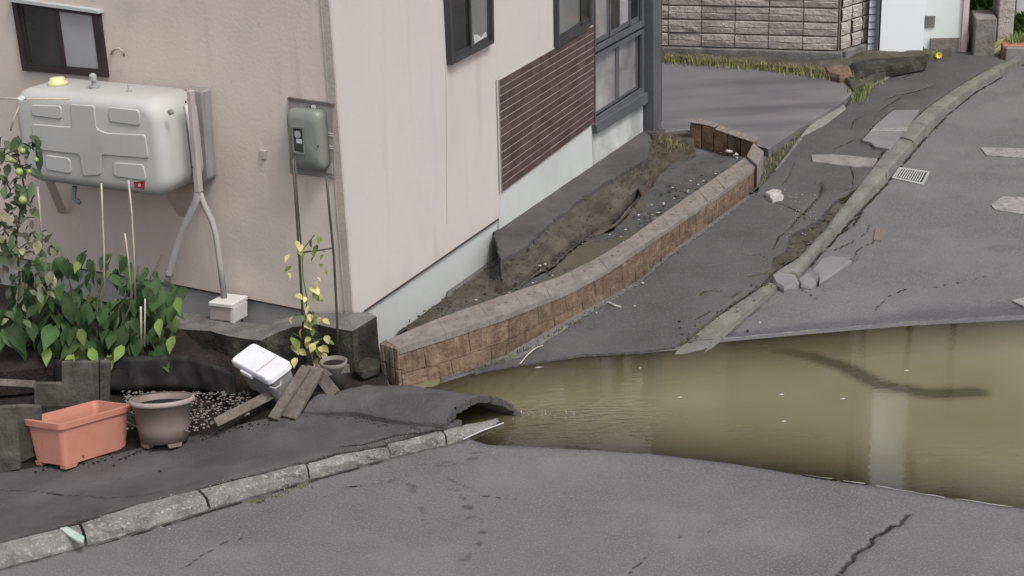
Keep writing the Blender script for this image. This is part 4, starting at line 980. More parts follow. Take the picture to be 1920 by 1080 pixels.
# soil scarp between them
topl = [RW.p(745,622,.0), RW.p(800,585,.0), RW.p(860,540,.0), RW.p(905,507,0), RW.p(930,489,0)]+[Vector((p.x, p.y, p.z-.03)) for p in OA]
botl = [hz_(x, y, -.07) for x, y in [(770,625),(810,606),(850,585),(885,570),(910,560),(940,556),(975,540),(1005,515),(1040,500),(1068,470),(1090,455),(1125,440),(1160,420),(1185,392),(1205,368),(1225,345),(1245,318),(1262,300)]]
NT = 170; NV = 46; vs, fs, dr = [], [], []
for i in range(NT+1):
    t = i/NT; A = lerp_list(topl, t*(len(topl)-1)); B = lerp_list(botl, t*(len(botl)-1))
    for j in range(NV+1):
        u = j/NV; P = A*(1-u)+B*u
        e_ = min(u, 1-u)*2
        ledge = .45*sstep(u/.16)+.55*u                       # steep face first, then a tumbled slope
        P.z = A.z*(1-ledge)+B.z*ledge if t > .28 else P.z
        n1 = float(fbm(np.array(P.x*4), np.array(P.y*4), 5)); n2 = float(fbm(np.array(P.x*13), np.array(P.y*13), 5)); n3 = float(fbm(np.array(P.x*34), np.array(P.y*34), 3))
        P.z += .10*n1*e_**.5+.075*abs(n2)*e_**.3+.02*n3
        cu = .80+.22*float(fbm(np.array(P.y*3.1), np.array(7.3), 4)); wd_c = .045+.05*float(vn(np.array(P.y*2.1), np.array(3.7)))
        crack = exp(-((u-cu)/wd_c)**2)*min(1, max(0, (t-.22)*6))*(.5+.6*float(vn(np.array(P.y*2.3), np.array(.5)))); P.z -= .24*crack
        P = P+RW.n*(.10*float(fbm(np.array(P.x*5+9), np.array(P.z*9+P.y*3), 4))*e_)
        vs.append(P); dr.append(min(1, crack*1.5))
for i in range(NT):
    for j in range(NV): a = i*(NV+1)+j; fs.append([a, a+NV+1, a+NV+2, a+1])
sc = obj('soil_bank', vs, fs, M['soil'], None, smooth=True, attrs={'dirt': dr}); tag(sc, 'crumbling brown soil bank beside the fissure in the planter', kind='structure')
# soil at the far end of the planter
fe = [(p.x, p.y) for p in [hz_(x, y) for x, y in [(1206,250),(1225,236),(1298,240),(1305,290),(1285,300),(1262,315),(1235,345),(1205,368),(1195,345)]]]
fes = sheet('planter_soil', fe, .02, lambda X, Y: (zB(X, Y)-.03+.14*fbm(X*4.5, Y*4.5, 5)+.03*fbm(X*20, Y*20, 3), 0*X), M['soil_red'], skirt=.1); tag(fes, 'loose reddish soil at the far end of the planter', kind='structure')
# loose clods and stones in the pit
def rock(c, r, m, parent=None, name='stone'):
    import random as R
    vs = []; fs = []
    pts = [(0,0,1),(.9,0,.2),(.28,.85,.25),(-.72,.52,.2),(-.72,-.52,.25),(.28,-.85,.2),(.5,.3,-.6),(-.3,.6,-.6),(-.6,-.3,-.6),(.3,-.6,-.6)]
    s = Vector((R.uniform(.8,1.3), R.uniform(.7,1.1), R.uniform(.45,.8))); a = R.uniform(0, 6)
    for p in pts:
        q = Vector((p[0]*s.x, p[1]*s.y, p[2]*s.z))*R.uniform(.8,1.15)*r; vs.append(Vector((q.x*cos(a)-q.y*sin(a), q.x*sin(a)+q.y*cos(a), q.z+.4*r))+Vector(c))
    fs = [[0,1,2],[0,2,3],[0,3,4],[0,4,5],[0,5,1],[1,6,2],[2,7,3],[3,8,4],[4,9,5],[5,9,1],[1,9,6],[2,6,7],[3,7,8],[4,8,9],[6,9,8,7]]
    return vs, fs
parts = []
for i in range(240):
    t = random.random(); u = random.random()**.7; A = lerp_list(topl, t*(len(topl)-1)); B = lerp_list(botl, t*(len(botl)-1)); P = A*(1-u)+B*u; P.z += .05*sin(pi*u)+.0
    parts.append(rock(P, random.uniform(.003, .014), None))
tag(obj('soil_clods', *join(*parts), M['soil'], None), 'brown clods scattered on the soil bank', kind='stuff')
parts = []
for i in range(60):
    P = hz_(random.uniform(900,1390), 0) if False else None
    s = random.uniform(.15, .98)*LT; ti, to = along(TOPI, s), along(TOPO, s); d = (ti-to); d.z = 0; d.normalize()
    P = ti+d*random.uniform(.02,.5)*(.4 if s < LT*.3 else 1); P.z = ti.z-.06; parts.append(rock(P, random.uniform(.005, .016), None))
tag(obj('gravel', *join(*parts), M['debris'], None), 'pale gravel bits on the planter surface', kind='stuff')
parts = []
for i in range(420):
    s = random.uniform(.08, .99)*LT; ti, to = along(TOPI, s), along(TOPO, s); d = (ti-to); d.z = 0; d.normalize()
    P = ti+d*random.uniform(.0,.55)*(.35 if s < LT*.3 else 1); P.z = ti.z-.065; parts.append(rock(P, random.uniform(.004, .015), None))
tag(obj('broken_stone', *join(*parts), M['gravel'], None), 'dark broken stone lying on the planter surface', kind='stuff')
for (x, y), r, lab in (((1367,287),.035,'grey stone near the far right corner of the planter'), ((1380,293),.028,'small whitish stone beside the grey one in the planter corner')):
    P = hz_(x, y); v, f = rock(P, r, None); tag(obj('stone', v, f, M['debris']), lab, 'stone')

# ================================================================== BUCKLED SLAB
N0, N1_ = atz(567,774,.085), atz(829,803,.085); F0_, F1_ = atz(640,738,.09), atz(985,779,-.02)
nu, nv = 90, 50; vs, fs = [], []
nearpx = [(567,774,.085),(661,780,.085),(724,792,.085),(790,800,.08),(829,803,.075)]
farpx = [(622,738,.10),(690,722,.09),(780,726,.07),(885,750,.02),(985,779,-.02)]
NL = [atz(*p) for p in nearpx]; FLn = [atz(*p) for p in farpx]
def slab(u, v_):
    A = lerp_list(NL, u*4); B = lerp_list(FLn, u*4); P = A*(1-v_)+B*v_
    h_ = .05+.105*u**2
    P.z += h_*sin(pi*min(1, v_*1.0)**.9)+.03*float(fbm(np.array(P.x*5), np.array(P.y*5)))+.012*float(fbm(np.array(P.x*28), np.array(P.y*28), 4))+.02*sin(pi*u)*(1-v_)
    return P
for i in range(nu+1):
    for j in range(nv+1): 
        P = slab(i/nu, j/nv)
        if i == nu: P = P+Vector((random.uniform(-.014,.016), random.uniform(-.006,.006), random.uniform(-.006,.004)))
        if j == 0: P = P+Vector((0, .03*float(fbm(np.array(P.x*9), np.array(2.))), 0))
        vs.append(P)
k = len(vs)
vs += [v+Vector((0,0,-.04)) for v in vs]
ix = lambda i, j: i*(nv+1)+j
for i in range(nu):
    for j in range(nv):
        fs.append([ix(i,j), ix(i+1,j), ix(i+1,j+1), ix(i,j+1)]); fs.append([k+ix(i,j), k+ix(i,j+1), k+ix(i+1,j+1), k+ix(i+1,j)])
for i in range(nu):
    fs.append([ix(i,0), k+ix(i,0), k+ix(i+1,0), ix(i+1,0)]); fs.append([ix(i,nv), ix(i+1,nv), k+ix(i+1,nv), k+ix(i,nv)])
for j in range(nv):
    fs.append([ix(0,j), ix(0,j+1), k+ix(0,j+1), k+ix(0,j)]); fs.append([ix(nu,j), k+ix(nu,j), k+ix(nu,j+1), ix(nu,j+1)])
sl = obj('asphalt_slab', vs, fs, M['pavement_dark'], None, smooth=False)
for i_, p_ in enumerate(sl.data.polygons): p_.use_smooth = i_ < nu*nv*2
tag(sl, 'buckled sheet of dark asphalt arching up at the edge of the water', 'asphalt slab')
v, f = tube([atz(868,824,.015), atz(900,809,.012), atz(944,793,.006)], .004, 6); tag(obj('cable', v, f, M['rail']), 'thin pale rod lying from the kerb end into the water', 'rod')

# ================================================================== CONCRETE FOOTING
fo = thing('concrete_footing', atz(600,700,.06), 'broken rough concrete footing below the house corner', 'footing')
def rough_block(pts, h, m, name, sub=2, amp=.012):
    v, f = prism(pts, (0, 0, -h)); o = obj(name, v, f, m, fo)
    bm = bmesh.new(); bm.from_mesh(o.data); bmesh.ops.triangulate(bm, faces=[fc_ for fc_ in bm.faces if len(fc_.verts) > 4])
    bmesh.ops.subdivide_edges(bm, edges=bm.edges, cuts=3, use_grid_fill=True)
    for vt in bm.verts:
        c = vt.co; vt.co = c+Vector((float(fbm(np.array(c.x*14+c.z*9), np.array(c.y*14))), float(fbm(np.array(c.x*14+5), np.array(c.y*14+c.z*11))), float(fbm(np.array(c.x*14), np.array(c.y*14+8)))))*amp
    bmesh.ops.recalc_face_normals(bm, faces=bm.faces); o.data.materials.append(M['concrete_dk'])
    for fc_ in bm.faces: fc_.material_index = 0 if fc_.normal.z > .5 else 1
    bm.to_mesh(o.data); bm.free(); return o
b1 = [atz(300,614,.20), atz(397,621,.20), atz(435,632,.20), atz(492,639,.20), atz(520,612,.22), atz(455,604,.19), atz(391,592,.18), atz(352,586,.18), atz(300,588,.18)]
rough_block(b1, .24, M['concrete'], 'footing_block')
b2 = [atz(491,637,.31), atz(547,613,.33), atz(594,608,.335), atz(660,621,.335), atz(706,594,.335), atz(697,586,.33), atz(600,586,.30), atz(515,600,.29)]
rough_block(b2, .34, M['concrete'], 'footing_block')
cb = [atz(664,660,.24), atz(708,640,.24), atz(716,652,.2), atz(700,700,.12), atz(672,705,.12)]
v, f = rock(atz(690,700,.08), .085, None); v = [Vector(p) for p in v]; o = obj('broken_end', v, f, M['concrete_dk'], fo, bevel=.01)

# ================================================================== GARDEN CLUTTER
# cooler box
cl = thing('cooler_box', atz(480,735,.09), 'grey cool box with a white lid tipped against the footing', 'cool box')
la = [(470,643),(532,681),(515,712),(440,672)]     # lid outline
cTL, cTR, cBR, cBL = atz(468,640,.335), atz(534,680,.325), atz(515,716,.275), atz(438,680,.275)
cc = (cTL+cTR+cBR+cBL)/4; ux = ((cTR-cTL)+(cBR-cBL)).normalized(); vy = ((cTL-cBL)+(cTR-cBR)); vy = (vy-ux*vy.dot(ux)).normalized(); wz = ux.cross(vy).normalized()
Lx = ((cTR-cTL).length+(cBR-cBL).length)/4; Ly = ((cTL-cBL).length+(cTR-cBR).length)/4
def cbx(px_, py_, pz_, c0, c1, r, m, name, taper=1.0):
    vs, fs = [], []
    pf = [(c0, taper), (c0+.0, taper), (c1-.012, 1.0), (c1, .93)] if name == 'lid' else [(c0, taper), (c1, 1.0)]
    for c, s in pf:
        o_ = rrect(px_*s, py_*s, r*s, 5); n = len(o_); vs += [cc+ux*a+vy*b+wz*c for a, b in o_]
    for i in range(len(pf)-1):
        for k in range(n): l = (k+1) % n; fs.append([i*n+k, i*n+l, (i+1)*n+l, (i+1)*n+k])
    fs += [list(range(n))[::-1], [(len(pf)-1)*n+k for k in range(n)]]
    o = obj(name, vs, fs, m, cl); fixn(o.data); b = o.modifiers.new('b','BEVEL'); b.width = .004; b.segments = 2; b.limit_method = 'ANGLE'; return o
cbx(Lx, Ly, 0, -.03, .012, .03, M['white_pl'], 'lid')
cbx(Lx*.93, Ly*.9, 0, -.20, -.031, .025, M['grey_pl'], 'body', .88)
v, f = box(cc+ux*(Lx*.38)+wz*.013, (.003, Ly*.85, .0025), ux, vy, wz); obj('lid_groove', v, f, M['pipe_d'], cl)
v, f = box(cc-vy*(Ly+.006)-ux*(Lx*.15)-wz*.03, (Lx*.28, .008, .014), ux, vy, wz); obj('latch', v, f, M['white_pl'], cl, bevel=.003)
v, f = tube([cc+ux*(Lx+.0)-vy*(Ly*.2)-wz*.05, cc+ux*(Lx+.015)-vy*(Ly*.4)-wz*.06, cc+ux*(Lx+.01)-vy*(Ly*.8)-wz*.06, cc+ux*(Lx*.9)-vy*(Ly*.95)-wz*.05], .005, 6); obj('handle', v, f, M['galv'], cl)
# planks
def plank(p0, p1, width, th, label, m=M['wood'], name='plank', up_=Vector((0,0,1)), group=None):
    p0, p1 = Vector(p0), Vector(p1); d = (p1-p0).normalized(); s = d.cross(up_).normalized(); t_ = s.cross(d).normalized()
    v, f = box((p0+p1)/2, ((p1-p0).length/2, width/2, th/2), d, s, t_); o = obj(name, v, f, m, None, bevel=.002); return tag(o, label, cat='plank', group=group)
n_ = Vector((-.35,-.75,.55)).normalized()
plank(atz(404,793,.09), atz(543,723,.16), .055, .02, 'low weathered plank lying slanted from the soil towards the leaning boards', up_=Vector((-.2,-.9,.45)))
plank(atz(512,786,.09), atz(575,688,.275), .062, .024, 'left narrow board of the leaning pair beside the cool box', up_=n_)
plank(atz(540,784,.085), atz(593,690,.265), .105, .026, 'broad weathered board leaning in front of the grey pot', up_=n_)
plank(atz(590,692,.25), atz(628,740,.14), .07, .02, 'short board sloping down right behind the broad leaning board', up_=n_)
plank(atz(597,700,.20), atz(655,690,.20), .05, .015, 'short grey slat behind the leaning boards', up_=Vector((-.1,-.9,.3)))
v, f = rock(atz(612,752,.08), .05, None); tag(obj('stone', v, f, M['soil']), 'brown lump under the sloping board next to the slab', 'stone')
# board edging and stakes
def stake(pxs, d, label, m=M['wood_dk'], cat='stake', name='wooden_stake', th=.03, z=.09):
    """front face outline in the vertical plane facing the camera through the foot"""
    foot = atz(pxs[-1][0], pxs[-1][1], z); y0 = foot.y
    pts = []
    for x, y in pxs: r_ = ray(x, y); t = y0/r_.y; pts.append(Vector((r_.x*t, y0, H+r_.z*t)))
    v, f = prism(pts, (0, th, 0)); return tag(obj(name, v, f, m, None, bevel=.003), label, cat)
stake([(115,680),(184,679),(186,760),(117,762)], 0, 'broad grey upright board behind the terracotta planter', z=.0)
stake([(187,678),(206,679),(204,757),(187,760)], 0, 'narrow upright stake right beside the broad grey board', z=.0)
stake([(64,719),(131,719),(133,768),(64,770)], 0, 'short wide board left of the broad grey board', z=-.02)
stake([(-20,765),(30,762),(38,880),(-20,890)], 0, 'dark wooden board at the left edge behind the terracotta planter', z=-.03)
stake([(30,761),(76,763),(76,850),(36,870)], 0, 'second dark board touching the left edge board', z=-.03)
plank(atz(-10,718,.22), atz(66,722,.22), .045, .03, 'thin grey rail lying across behind the short wide board', up_=Vector((0,-.6,.8)))
# black film edging: a wavy upright sheet
top = [(100,674,.24),(160,672,.24),(210,670,.24),(270,667,.245),(330,664,.25),(370,672,.24),(405,684,.22),(440,700,.19)]
tops = [atz(*p) for p in top]; vs, fs = [], []
nn = 48
for i in range(nn+1):
    P = lerp_list(tops, i/nn*(len(tops)-1)); 
    for j in range(7):
        q = j/6; vs.append(Vector((P.x+.01*float(fbm(np.array(i*.4), np.array(q*2))), P.y-.05*q+.05*float(fbm(np.array(i*.33), np.array(q*1.5+4))), P.z*(1-q)+.05*q)))
for i in range(nn):
    for j in range(6): a = i*7+j; fs.append([a, a+1, a+8, a+7])
o = obj('black_edging', vs, fs, M['film'], None, smooth=True); sm = o.modifiers.new('s','SOLIDIFY'); sm.thickness = .006
tag(o, 'crumpled black plastic edging sheet in front of the leafy plant', 'garden edging')
# raised soil behind the edging
rb = [(p.x, p.y) for p in tops]+[(p.x, p.y) for p in [atz(330,612,.2), atz(200,600,.2), atz(0,600,.2), atz(-150,640,.2), atz(-60,700,.2)]]
tag(sheet('soil', rb, .03, lambda X, Y: (.20+.04*fbm(X*6, Y*6, 5), 0*X), M['soil_dk'], skirt=.15), 'raised dark soil under the leafy plant', kind='structure')
parts = []
for i in range(900):
    x, y = random.uniform(230, 470), random.uniform(735, 812)
    if y > 812-(x-330)*.30+8: continue
    parts.append(rock(atz(x, y, .075+random.uniform(-.005,.008)), random.uniform(.004, .012), None))
tag(obj('wood_chips', *join(*parts), mat('chips', [(.09,.07,.06),(.22,.20,.18)], 70, .9, .5, 60, speck=[(90,.6,(.4,.38,.36),.7)]), None), 'pale chips and gravel on the soil beside the brown pot', kind='stuff')

# terracotta planter (rectangular trough)
pl_ = thing('planter', G(128,872,LZ), 'empty terracotta coloured rectangular plastic trough planter on the pavement', 'planter')
FL_, FC, BR_ = atz(45,881,.078), atz(128,880,.078), atz(216,861,.078)
# long axis from near corner to far right
base = FC; lx = Vector((cos(radians(57)), sin(radians(57)), 0)); ly = Vector((-lx.y, lx.x, 0))
wd_ = .17
zt_ = .078+.185
hx0, hy0 = .22, .12
cpl = G(124,888,LZ)+lx*hx0+ly*hy0
def trough(sx_, sy_, z, r=.03):
    return [cpl+lx*a+ly*b+Vector((0,0,z)) for a, b in rrect(sx_, sy_, r, 4)]
hx0, hy0, hx1, hy1 = .22, .12, .255, .15
prof = [(hx0,hy0,.0),(hx1-.012,hy1-.012,.198),(hx1,hy1,.201),(hx1+.003,hy1+.003,.232),(hx1-.018,hy1-.018,.234),(hx1-.026,hy1-.026,.19),(hx0-.01,hy0-.01,.02)]
vs, fs = [], []
for a, b, z in prof: q = trough(a, b, z); n = len(q); vs += q
# arch notch in the feet: raise the bottom edge in the middle
for k in range(n):
    pass
for i in range(len(prof)-1):
    for k in range(n): l = (k+1) % n; fs.append([i*n+k, i*n+l, (i+1)*n+l, (i+1)*n+k])
fs += [[(len(prof)-1)*n+k for k in range(n)]]
for k in range(len(vs)): pass
def lift(o_v, amt): return [p+Vector((0,0,amt)) for p in o_v]
body_v = lift(vs, .022); o = obj('trough', body_v, fs, M['planter'], pl_); fixn(o.data)
v, f = prism([p+Vector((0,0,.0)) for p in trough(hx0+.001, hy0+.001, .0239)], (0,0,-.003)); obj('underside', v, f, M['planter'], pl_)
for (a_, b_) in ((-1,-1),(1,-1),(1,1),(-1,1)):
    w_ = .075
    c = [(a_*hx0, b_*hy0), (a_*(hx0-w_), b_*hy0), (a_*(hx0-w_-.015), b_*(hy0)), ]
    x0, x1 = a_*hx0*.995, a_*(hx0-w_); xm = a_*(hx0-w_-.02)
    yy0, yy1 = b_*(hy0-.001), b_*(hy0-.045)
    P = lambda x, y, z: cpl+lx*x+ly*y+Vector((0,0,z))
    vv = [P(x0*.985,yy0*.97,0),P(x1,yy0*.97,0),P(x1,yy1,0),P(x0*.985,yy1,0), P(x0,yy0,.0225),P(xm,yy0,.0225),P(xm,yy1,.0225),P(x0,yy1,.0225)]
    o = obj('foot', vv, [[3,2,1,0],[4,5,6,7],[0,1,5,4],[1,2,6,5],[2,3,7,6],[3,0,4,7]], M['planter'], pl_); fixn(o.data)
v, f = lathe([(.006,0),(.006,.002)], cpl+lx*-.1-ly*(hy0+.004)+Vector((0,0,.045)), 8, lx, Vector((0,0,1)), -ly); obj('drain_plug', v, f, M['rust'], pl_)
pl_.rotation_euler.x = radians(-12)
# brown pot
pc = G(309,832,LZ)
pt_ = thing('flower_pot', pc, 'round brown plastic pot with a pale rim beside the terracotta planter', 'flower pot')
v, f = lathe([(.128,.022),(.140,.10),(.154,.232),(.172,.233),(.175,.249),(.166,.254),(.154,.250),(.144,.21),(.124,.19)], pc, 48)
o = obj('bowl', v, f, M['pot'], pt_, smooth=True); o.data.polygons[-1].use_smooth = False
for k in range(len(o.data.polygons)): pass
v, f = lathe([(.1725,.2325),(.178,.2425),(.173,.2575),(.164,.2575)], pc, 48); o = obj('rim', v[:], f[:-2], mat('rim', [(.30,.235,.22)], 4, .5, 0), pt_, smooth=True)
v, f = lathe([(.143,.19),(.143,.222),(.0,.226)], pc, 40); obj('potting_soil', v, f, M['soil_dk'], pt_)
for k in range(4):
    a = radians(40+90*k); vs = []
    for z_, r0_, r1_ in ((0,.085,.126),(.0235,.085,.129)):
        for da, r_ in ((-.30,r1_),(0,r1_),(.30,r1_),(.30,r0_),(-.30,r0_)): q_ = a+da*(1 if z_ == 0 else 1.15); vs.append(pc+Vector((r_*cos(q_), r_*sin(q_), z_)))
    o = obj('foot', vs, [[4,3,2,1,0],[5,6,7,8,9],[0,1,6,5],[1,2,7,6],[2,3,8,7],[3,4,9,8],[4,0,5,9]], M['pot'], pt_); fixn(o.data)
pt_.rotation_euler.x = radians(-13)
# grey pot behind the boards
gc = atz(628,712,.12)
gp = thing('plant_pot', gc, 'weathered grey pot standing behind the leaning boards below the trellis', 'plant pot')
v, f = lathe([(.062,-.03),(.074,.09),(.076,.092),(.080,.118),(.071,.12),(.066,.09)], gc, 28); obj('pot_body', v, f, M['potgrey'], gp, smooth=True)
v, f = lathe([(.068,.08),(.068,.098),(0,.10)], gc, 20); obj('potting_soil', v, f, M['soil_dk'], gp)

# ================================================================== PLANTS
def leaf_mesh(name, L, W, kind, m):
    vs, fs = [], []; n = 6
    for i in range(n+1):
        t = i/n
        w_ = (sin(pi*t**.75)*(1-.25*t) if kind == 'heart' else sin(pi*t))*W/2
        if kind == 'heart' and i == 0: w_ = W*.12
        droop = -.28*L*t*t
        for s in (-1, 0, 1): vs.append((s*w_, t*L-(.10*L if s and i == 0 and kind == 'heart' else 0), droop+abs(s)*w_*.35+(.0)))
    for i in range(n):
        for s in range(2): a = i*3+s; fs.append((a, a+1, a+4, a+3))
    me = bpy.data.meshes.new(name); me.from_pydata(vs, [], fs); me.materials.append(m); me.shade_smooth(); return me
def put_leaf(me, root, P, yaw, pitch, roll, s, name='leaf'):
    o = bpy.data.objects.new(name, me); COL.objects.link(o); o.parent = root; o.location = Vector(P)-WO[root]
    o.rotation_euler = Euler((pitch, roll, yaw), 'XYZ'); o.scale = (s,)*3; return o
Lg = [leaf_mesh('leaf', .125, .085, 'heart', M['leaf']), leaf_mesh('leaf', .11, .07, 'heart', M['leaf']), leaf_mesh('leaf', .115, .075, 'heart', M['leaf_y'])]
def at_y(x, y, Yd): r_ = ray(x, y); t = Yd/r_.y; return Vector((r_.x*t, Yd, H+r_.z*t))
# big leafy plant
bush = thing('leafy_plant', atz(190,660,.2), 'bushy plant with large heart shaped green leaves under the oil tank', 'plant')
stems = []
bx = [(150,660),(185,664),(215,660),(120,650),(265,640),(240,655),(90,650)]
tops_ = [(110,500),(195,475),(250,500),(60,520),(305,470),(285,540),(25,560)]
for (a, b), (c, d) in zip(bx, tops_):
    for q in range(2):
        p0 = atz(a+random.uniform(-8,8), b, .2); p1 = at_y(c+random.uniform(-25,25), d+random.uniform(-5,40), 8.55); pm = (p0+p1)/2+Vector((random.uniform(-.06,.06), -.04, .03))
        stems.append((p0, pm, p1)); v, f = tube([p0, p0*.5+pm*.5+Vector((0,0,.01)), pm, pm*.5+p1*.5+Vector((0,-.01,.01)), p1], [.008,.007,.006,.005,.003], 6); obj('stem', v, f, M['stem'], bush, smooth=True)
def inb(x, y): return ((x-178)/172)**2+((y-572)/118)**2 < .75+.45*float(vn(np.array(x/38.), np.array(y/38.))) or (x < 90 and 560 < y < 640)
cnt = 0
while cnt < 280:
    x, y = random.uniform(-10, 345), random.uniform(452, 690)
    if not inb(x, y): continue
    if y < 530 and random.random() < .45: continue
    Yd = 8.25+random.uniform(0,.38)+(.1 if y < 560 else 0)
    P = at_y(x, y, Yd)
    if P.z < .2: continue
    me = random.choices(Lg, (5,4,.7))[0]
    put_leaf(me, bush, P, pi+random.uniform(-1.0,1.0), random.uniform(-1.25,-.15), random.uniform(-.5,.5), (random.uniform(.5,1.0) if random.random() < .45 else random.uniform(1.0,1.6))*(.7 if y < 540 else 1)); cnt += 1
for x, y in ((325,632),(300,600),(335,560),(230,650),(90,655),(135,665),(205,668),(170,655)):
    put_leaf(Lg[2], bush, at_y(x, y, 8.2), pi+random.uniform(-.6,.6), -.6, random.uniform(-.5,.5), .9)
# tomato plant at the left edge
tom = thing('tomato_plant', atz(20,640,.2), 'straggly tomato plant with green fruit and drying leaves at the left edge', 'plant')
Lt = [leaf_mesh('leaf', .075, .035, 'o', M['leaf_t']), leaf_mesh('leaf', .06, .03, 'o', M['leaf_t'])]; Ld = [leaf_mesh('leaf', .06, .034, 'o', M['leaf_dry']), leaf_mesh('leaf', .05, .03, 'o', M['leaf_dry'])]
main = [atz(30,640,.2), at_y(40,560,8.35), at_y(30,450,8.35), at_y(45,350,8.35), at_y(30,270,8.35)]
v, f = tube(main, [.008,.008,.007,.006,.004], 6); obj('stem', v, f, M['stem'], tom, smooth=True)
for i in range(12):
    y = random.uniform(270,560); p0 = at_y(38, y, 8.35); p1 = at_y(38+random.choice((-1,1))*random.uniform(20,50), y+random.uniform(-20,25), 8.35+random.uniform(-.1,.1))
    v, f = tube([p0, (p0+p1)/2+Vector((0,0,.02)), p1], [.004,.003,.002], 5); obj('stem', v, f, M['stem'], tom)
for i in range(296):
    y = random.uniform(250, 600)**1.0; wid = 60 if y < 330 else 70 if y < 430 else 100
    x = random.uniform(-30, wid) if y > 300 else random.uniform(-30, 85)
    if y > 560 and x > 60: continue
    dry = y > 385 and random.random() < .5
    me = random.choice(Ld if dry else Lt); put_leaf(me, tom, at_y(x, y, 8.3+random.uniform(-.12,.14)), pi+random.uniform(-1.8, 1.8), random.uniform(-1.3,.1), random.uniform(-.7,.7), random.uniform(.8,1.5))
for x, y, r in ((36,322,.022),(54,322,.015),(43,375,.024),(42,283,.018),(68,300,.014),(20,300,.014)):
    v, f = lathe([(r*sin(pi*k/8)+1e-4, -r*cos(pi*k/8)) for k in range(9)], at_y(x, y, 8.16), 14); obj('tomato', v, f, M['tomato'], tom, smooth=True)
# bamboo canes
def cane(pts, label, r=.0055, Yd=8.3, m=None):
    P = [at_y(x, y, Yd) for x, y in pts]; v, f = tube(P, r, 7); tag(obj('bamboo_cane', v, f, m or M['bamboo'], None, smooth=True), label, 'cane', 'pale canes standing among the plants')
cane([(190,344),(192,400),(195,470),(196,560)], 'tall thin pale cane rising left of the red tank label')
cane([(241,338),(247,400),(251,470),(254,560)], 'tall thin pale cane rising right under the red tank label')
cane([(234,438),(240,480),(247,560)], 'short pale cane leaning next to the right tall cane', .005)
cane([(70,350),(75,400),(80,480)], 'pale cane beside the tomato plant', .006)
cane([(264,575),(265,648)], 'pale cut cane at the foot of the leafy plant', .006, 8.2)
cane([(272,560),(271,650)], 'thinner cane beside the cut one at the foot of the leafy plant', .0045, 8.2)
cane([(-10,184),(60,186),(130,186)], 'pale cane tied level across the upper left corner of the tank', .006, 8.3)
cane([(38,195),(25,225),(20,245)], 'short slanting cane end tied below the level cane', .005, 8.3)
v, f = tube([at_y(34,184,8.29), at_y(40,188,8.28), at_y(46,184,8.29), at_y(40,182,8.3)], .008, 6); tag(obj('cane_tie', v, f, M['white_pl']), 'white tie binding the canes at the tank corner', 'tie')
# trellis
tr_ = thing('trellis', at_y(590,690,8.25), 'thin dark green metal trellis poles standing below the electricity meter', 'trellis')
Yt = 8.22
for pts in ([(549,298),(556,400),(561,480),(568,600),(572,680)], [(553,298),(560,400),(566,480)], [(612,330),(618,400),(626,480),(632,600),(634,690)]):
    v, f = tube([at_y(x, y, Yt) for x, y in pts], .0075 if pts[0][0] != 553 else .004, 7); obj('pole', v, f, M['pole'], tr_, smooth=True)
v, f = tube([at_y(562,474,Yt), at_y(600,469,Yt), at_y(625,465,Yt)], .005, 6); obj('crossbar', v, f, M['pole'], tr_)
# vine
vine = thing('vine', at_y(585,690,8.2), 'sparse vine with yellowing leaves climbing the trellis', 'plant')
Lv = [leaf_mesh('leaf', .05, .045, 'heart', M['leaf_yel']), leaf_mesh('leaf', .045, .035, 'heart', M['leaf_y'])]
v, f = tube([at_y(590,690,8.18), at_y(578,640,8.18), at_y(572,600,8.18), at_y(576,560,8.18), at_y(568,520,8.18), at_y(566,470,8.18), at_y(590,440,8.18)], .004, 6); obj('stem', v, f, M['leaf_y'], vine)
for c_ in ([(575,620),(590,640),(612,632)], [(578,640),(550,625),(545,635)]):
    v, f = tube([at_y(x, y, 8.17) for x, y in c_], .003, 5); obj('stem', v, f, M['leaf_y'], vine)
spots = [(random.uniform(552,612), random.uniform(440,690), random.uniform(.5,.95)) for _ in range(26)]+[(545,478,1),(545,500,.9),(540,512,.7),(585,450,1),(600,445,.9),(595,460,1),(603,470,.8),(590,480,.9),(605,478,.7),(602,495,.6),(583,540,1.3),(590,556,1.1),(555,553,.9),(580,575,1),(592,598,1.4),(575,605,1.1),(550,592,1),(545,635,1.6),(556,640,1.5),(565,618,.9),(612,630,.9),(615,640,.8),(600,655,.9),(590,645,1),(597,672,1.1),(605,662,.9),(590,680,1),(555,672,1),(570,560,.8),(580,590,.8),(588,470,.8),(578,640,.8),(610,676,.8),(598,640,.7),(568,592,.8),(586,616,.9)]
for x, y, s in spots:
    me = Lv[1] if (y < 500 and x > 570) or random.random() < .25 else Lv[0]
    put_leaf(me, vine, at_y(x, y, 8.15+random.uniform(-.03,.03)), pi+random.uniform(-1.2,1.2), random.uniform(-1.2,-.1), random.uniform(-.7,.7), s*1.15)

# ================================================================== BACKGROUND
# split-face block wall
A0 = G(1200, 99, T, .12); A1 = G(1572, 114, T, .12); A1 = Vector((A1.x, A1.y, A0.z*.4+A1.z*.6)); 
bgw = thing('block_wall', A1, 'beige split-face block garden wall beyond the side lane', 'block wall')
def vplane(P0, P1): a = (P1-P0); a.z = 0; a.normalize(); n = Vector((a.y, -a.x, 0)); return Plane(a, n, P0)
BP = vplane(A0, A1); R1 = G(1631, 92, T, .12); BP2 = vplane(A1, R1)
cols = [1192,1254,1314,1376,1440,1504,1571]
rows1 = [92,66,39,13,-13,-39,-65,-91,-117]      # picture rows at x=1440
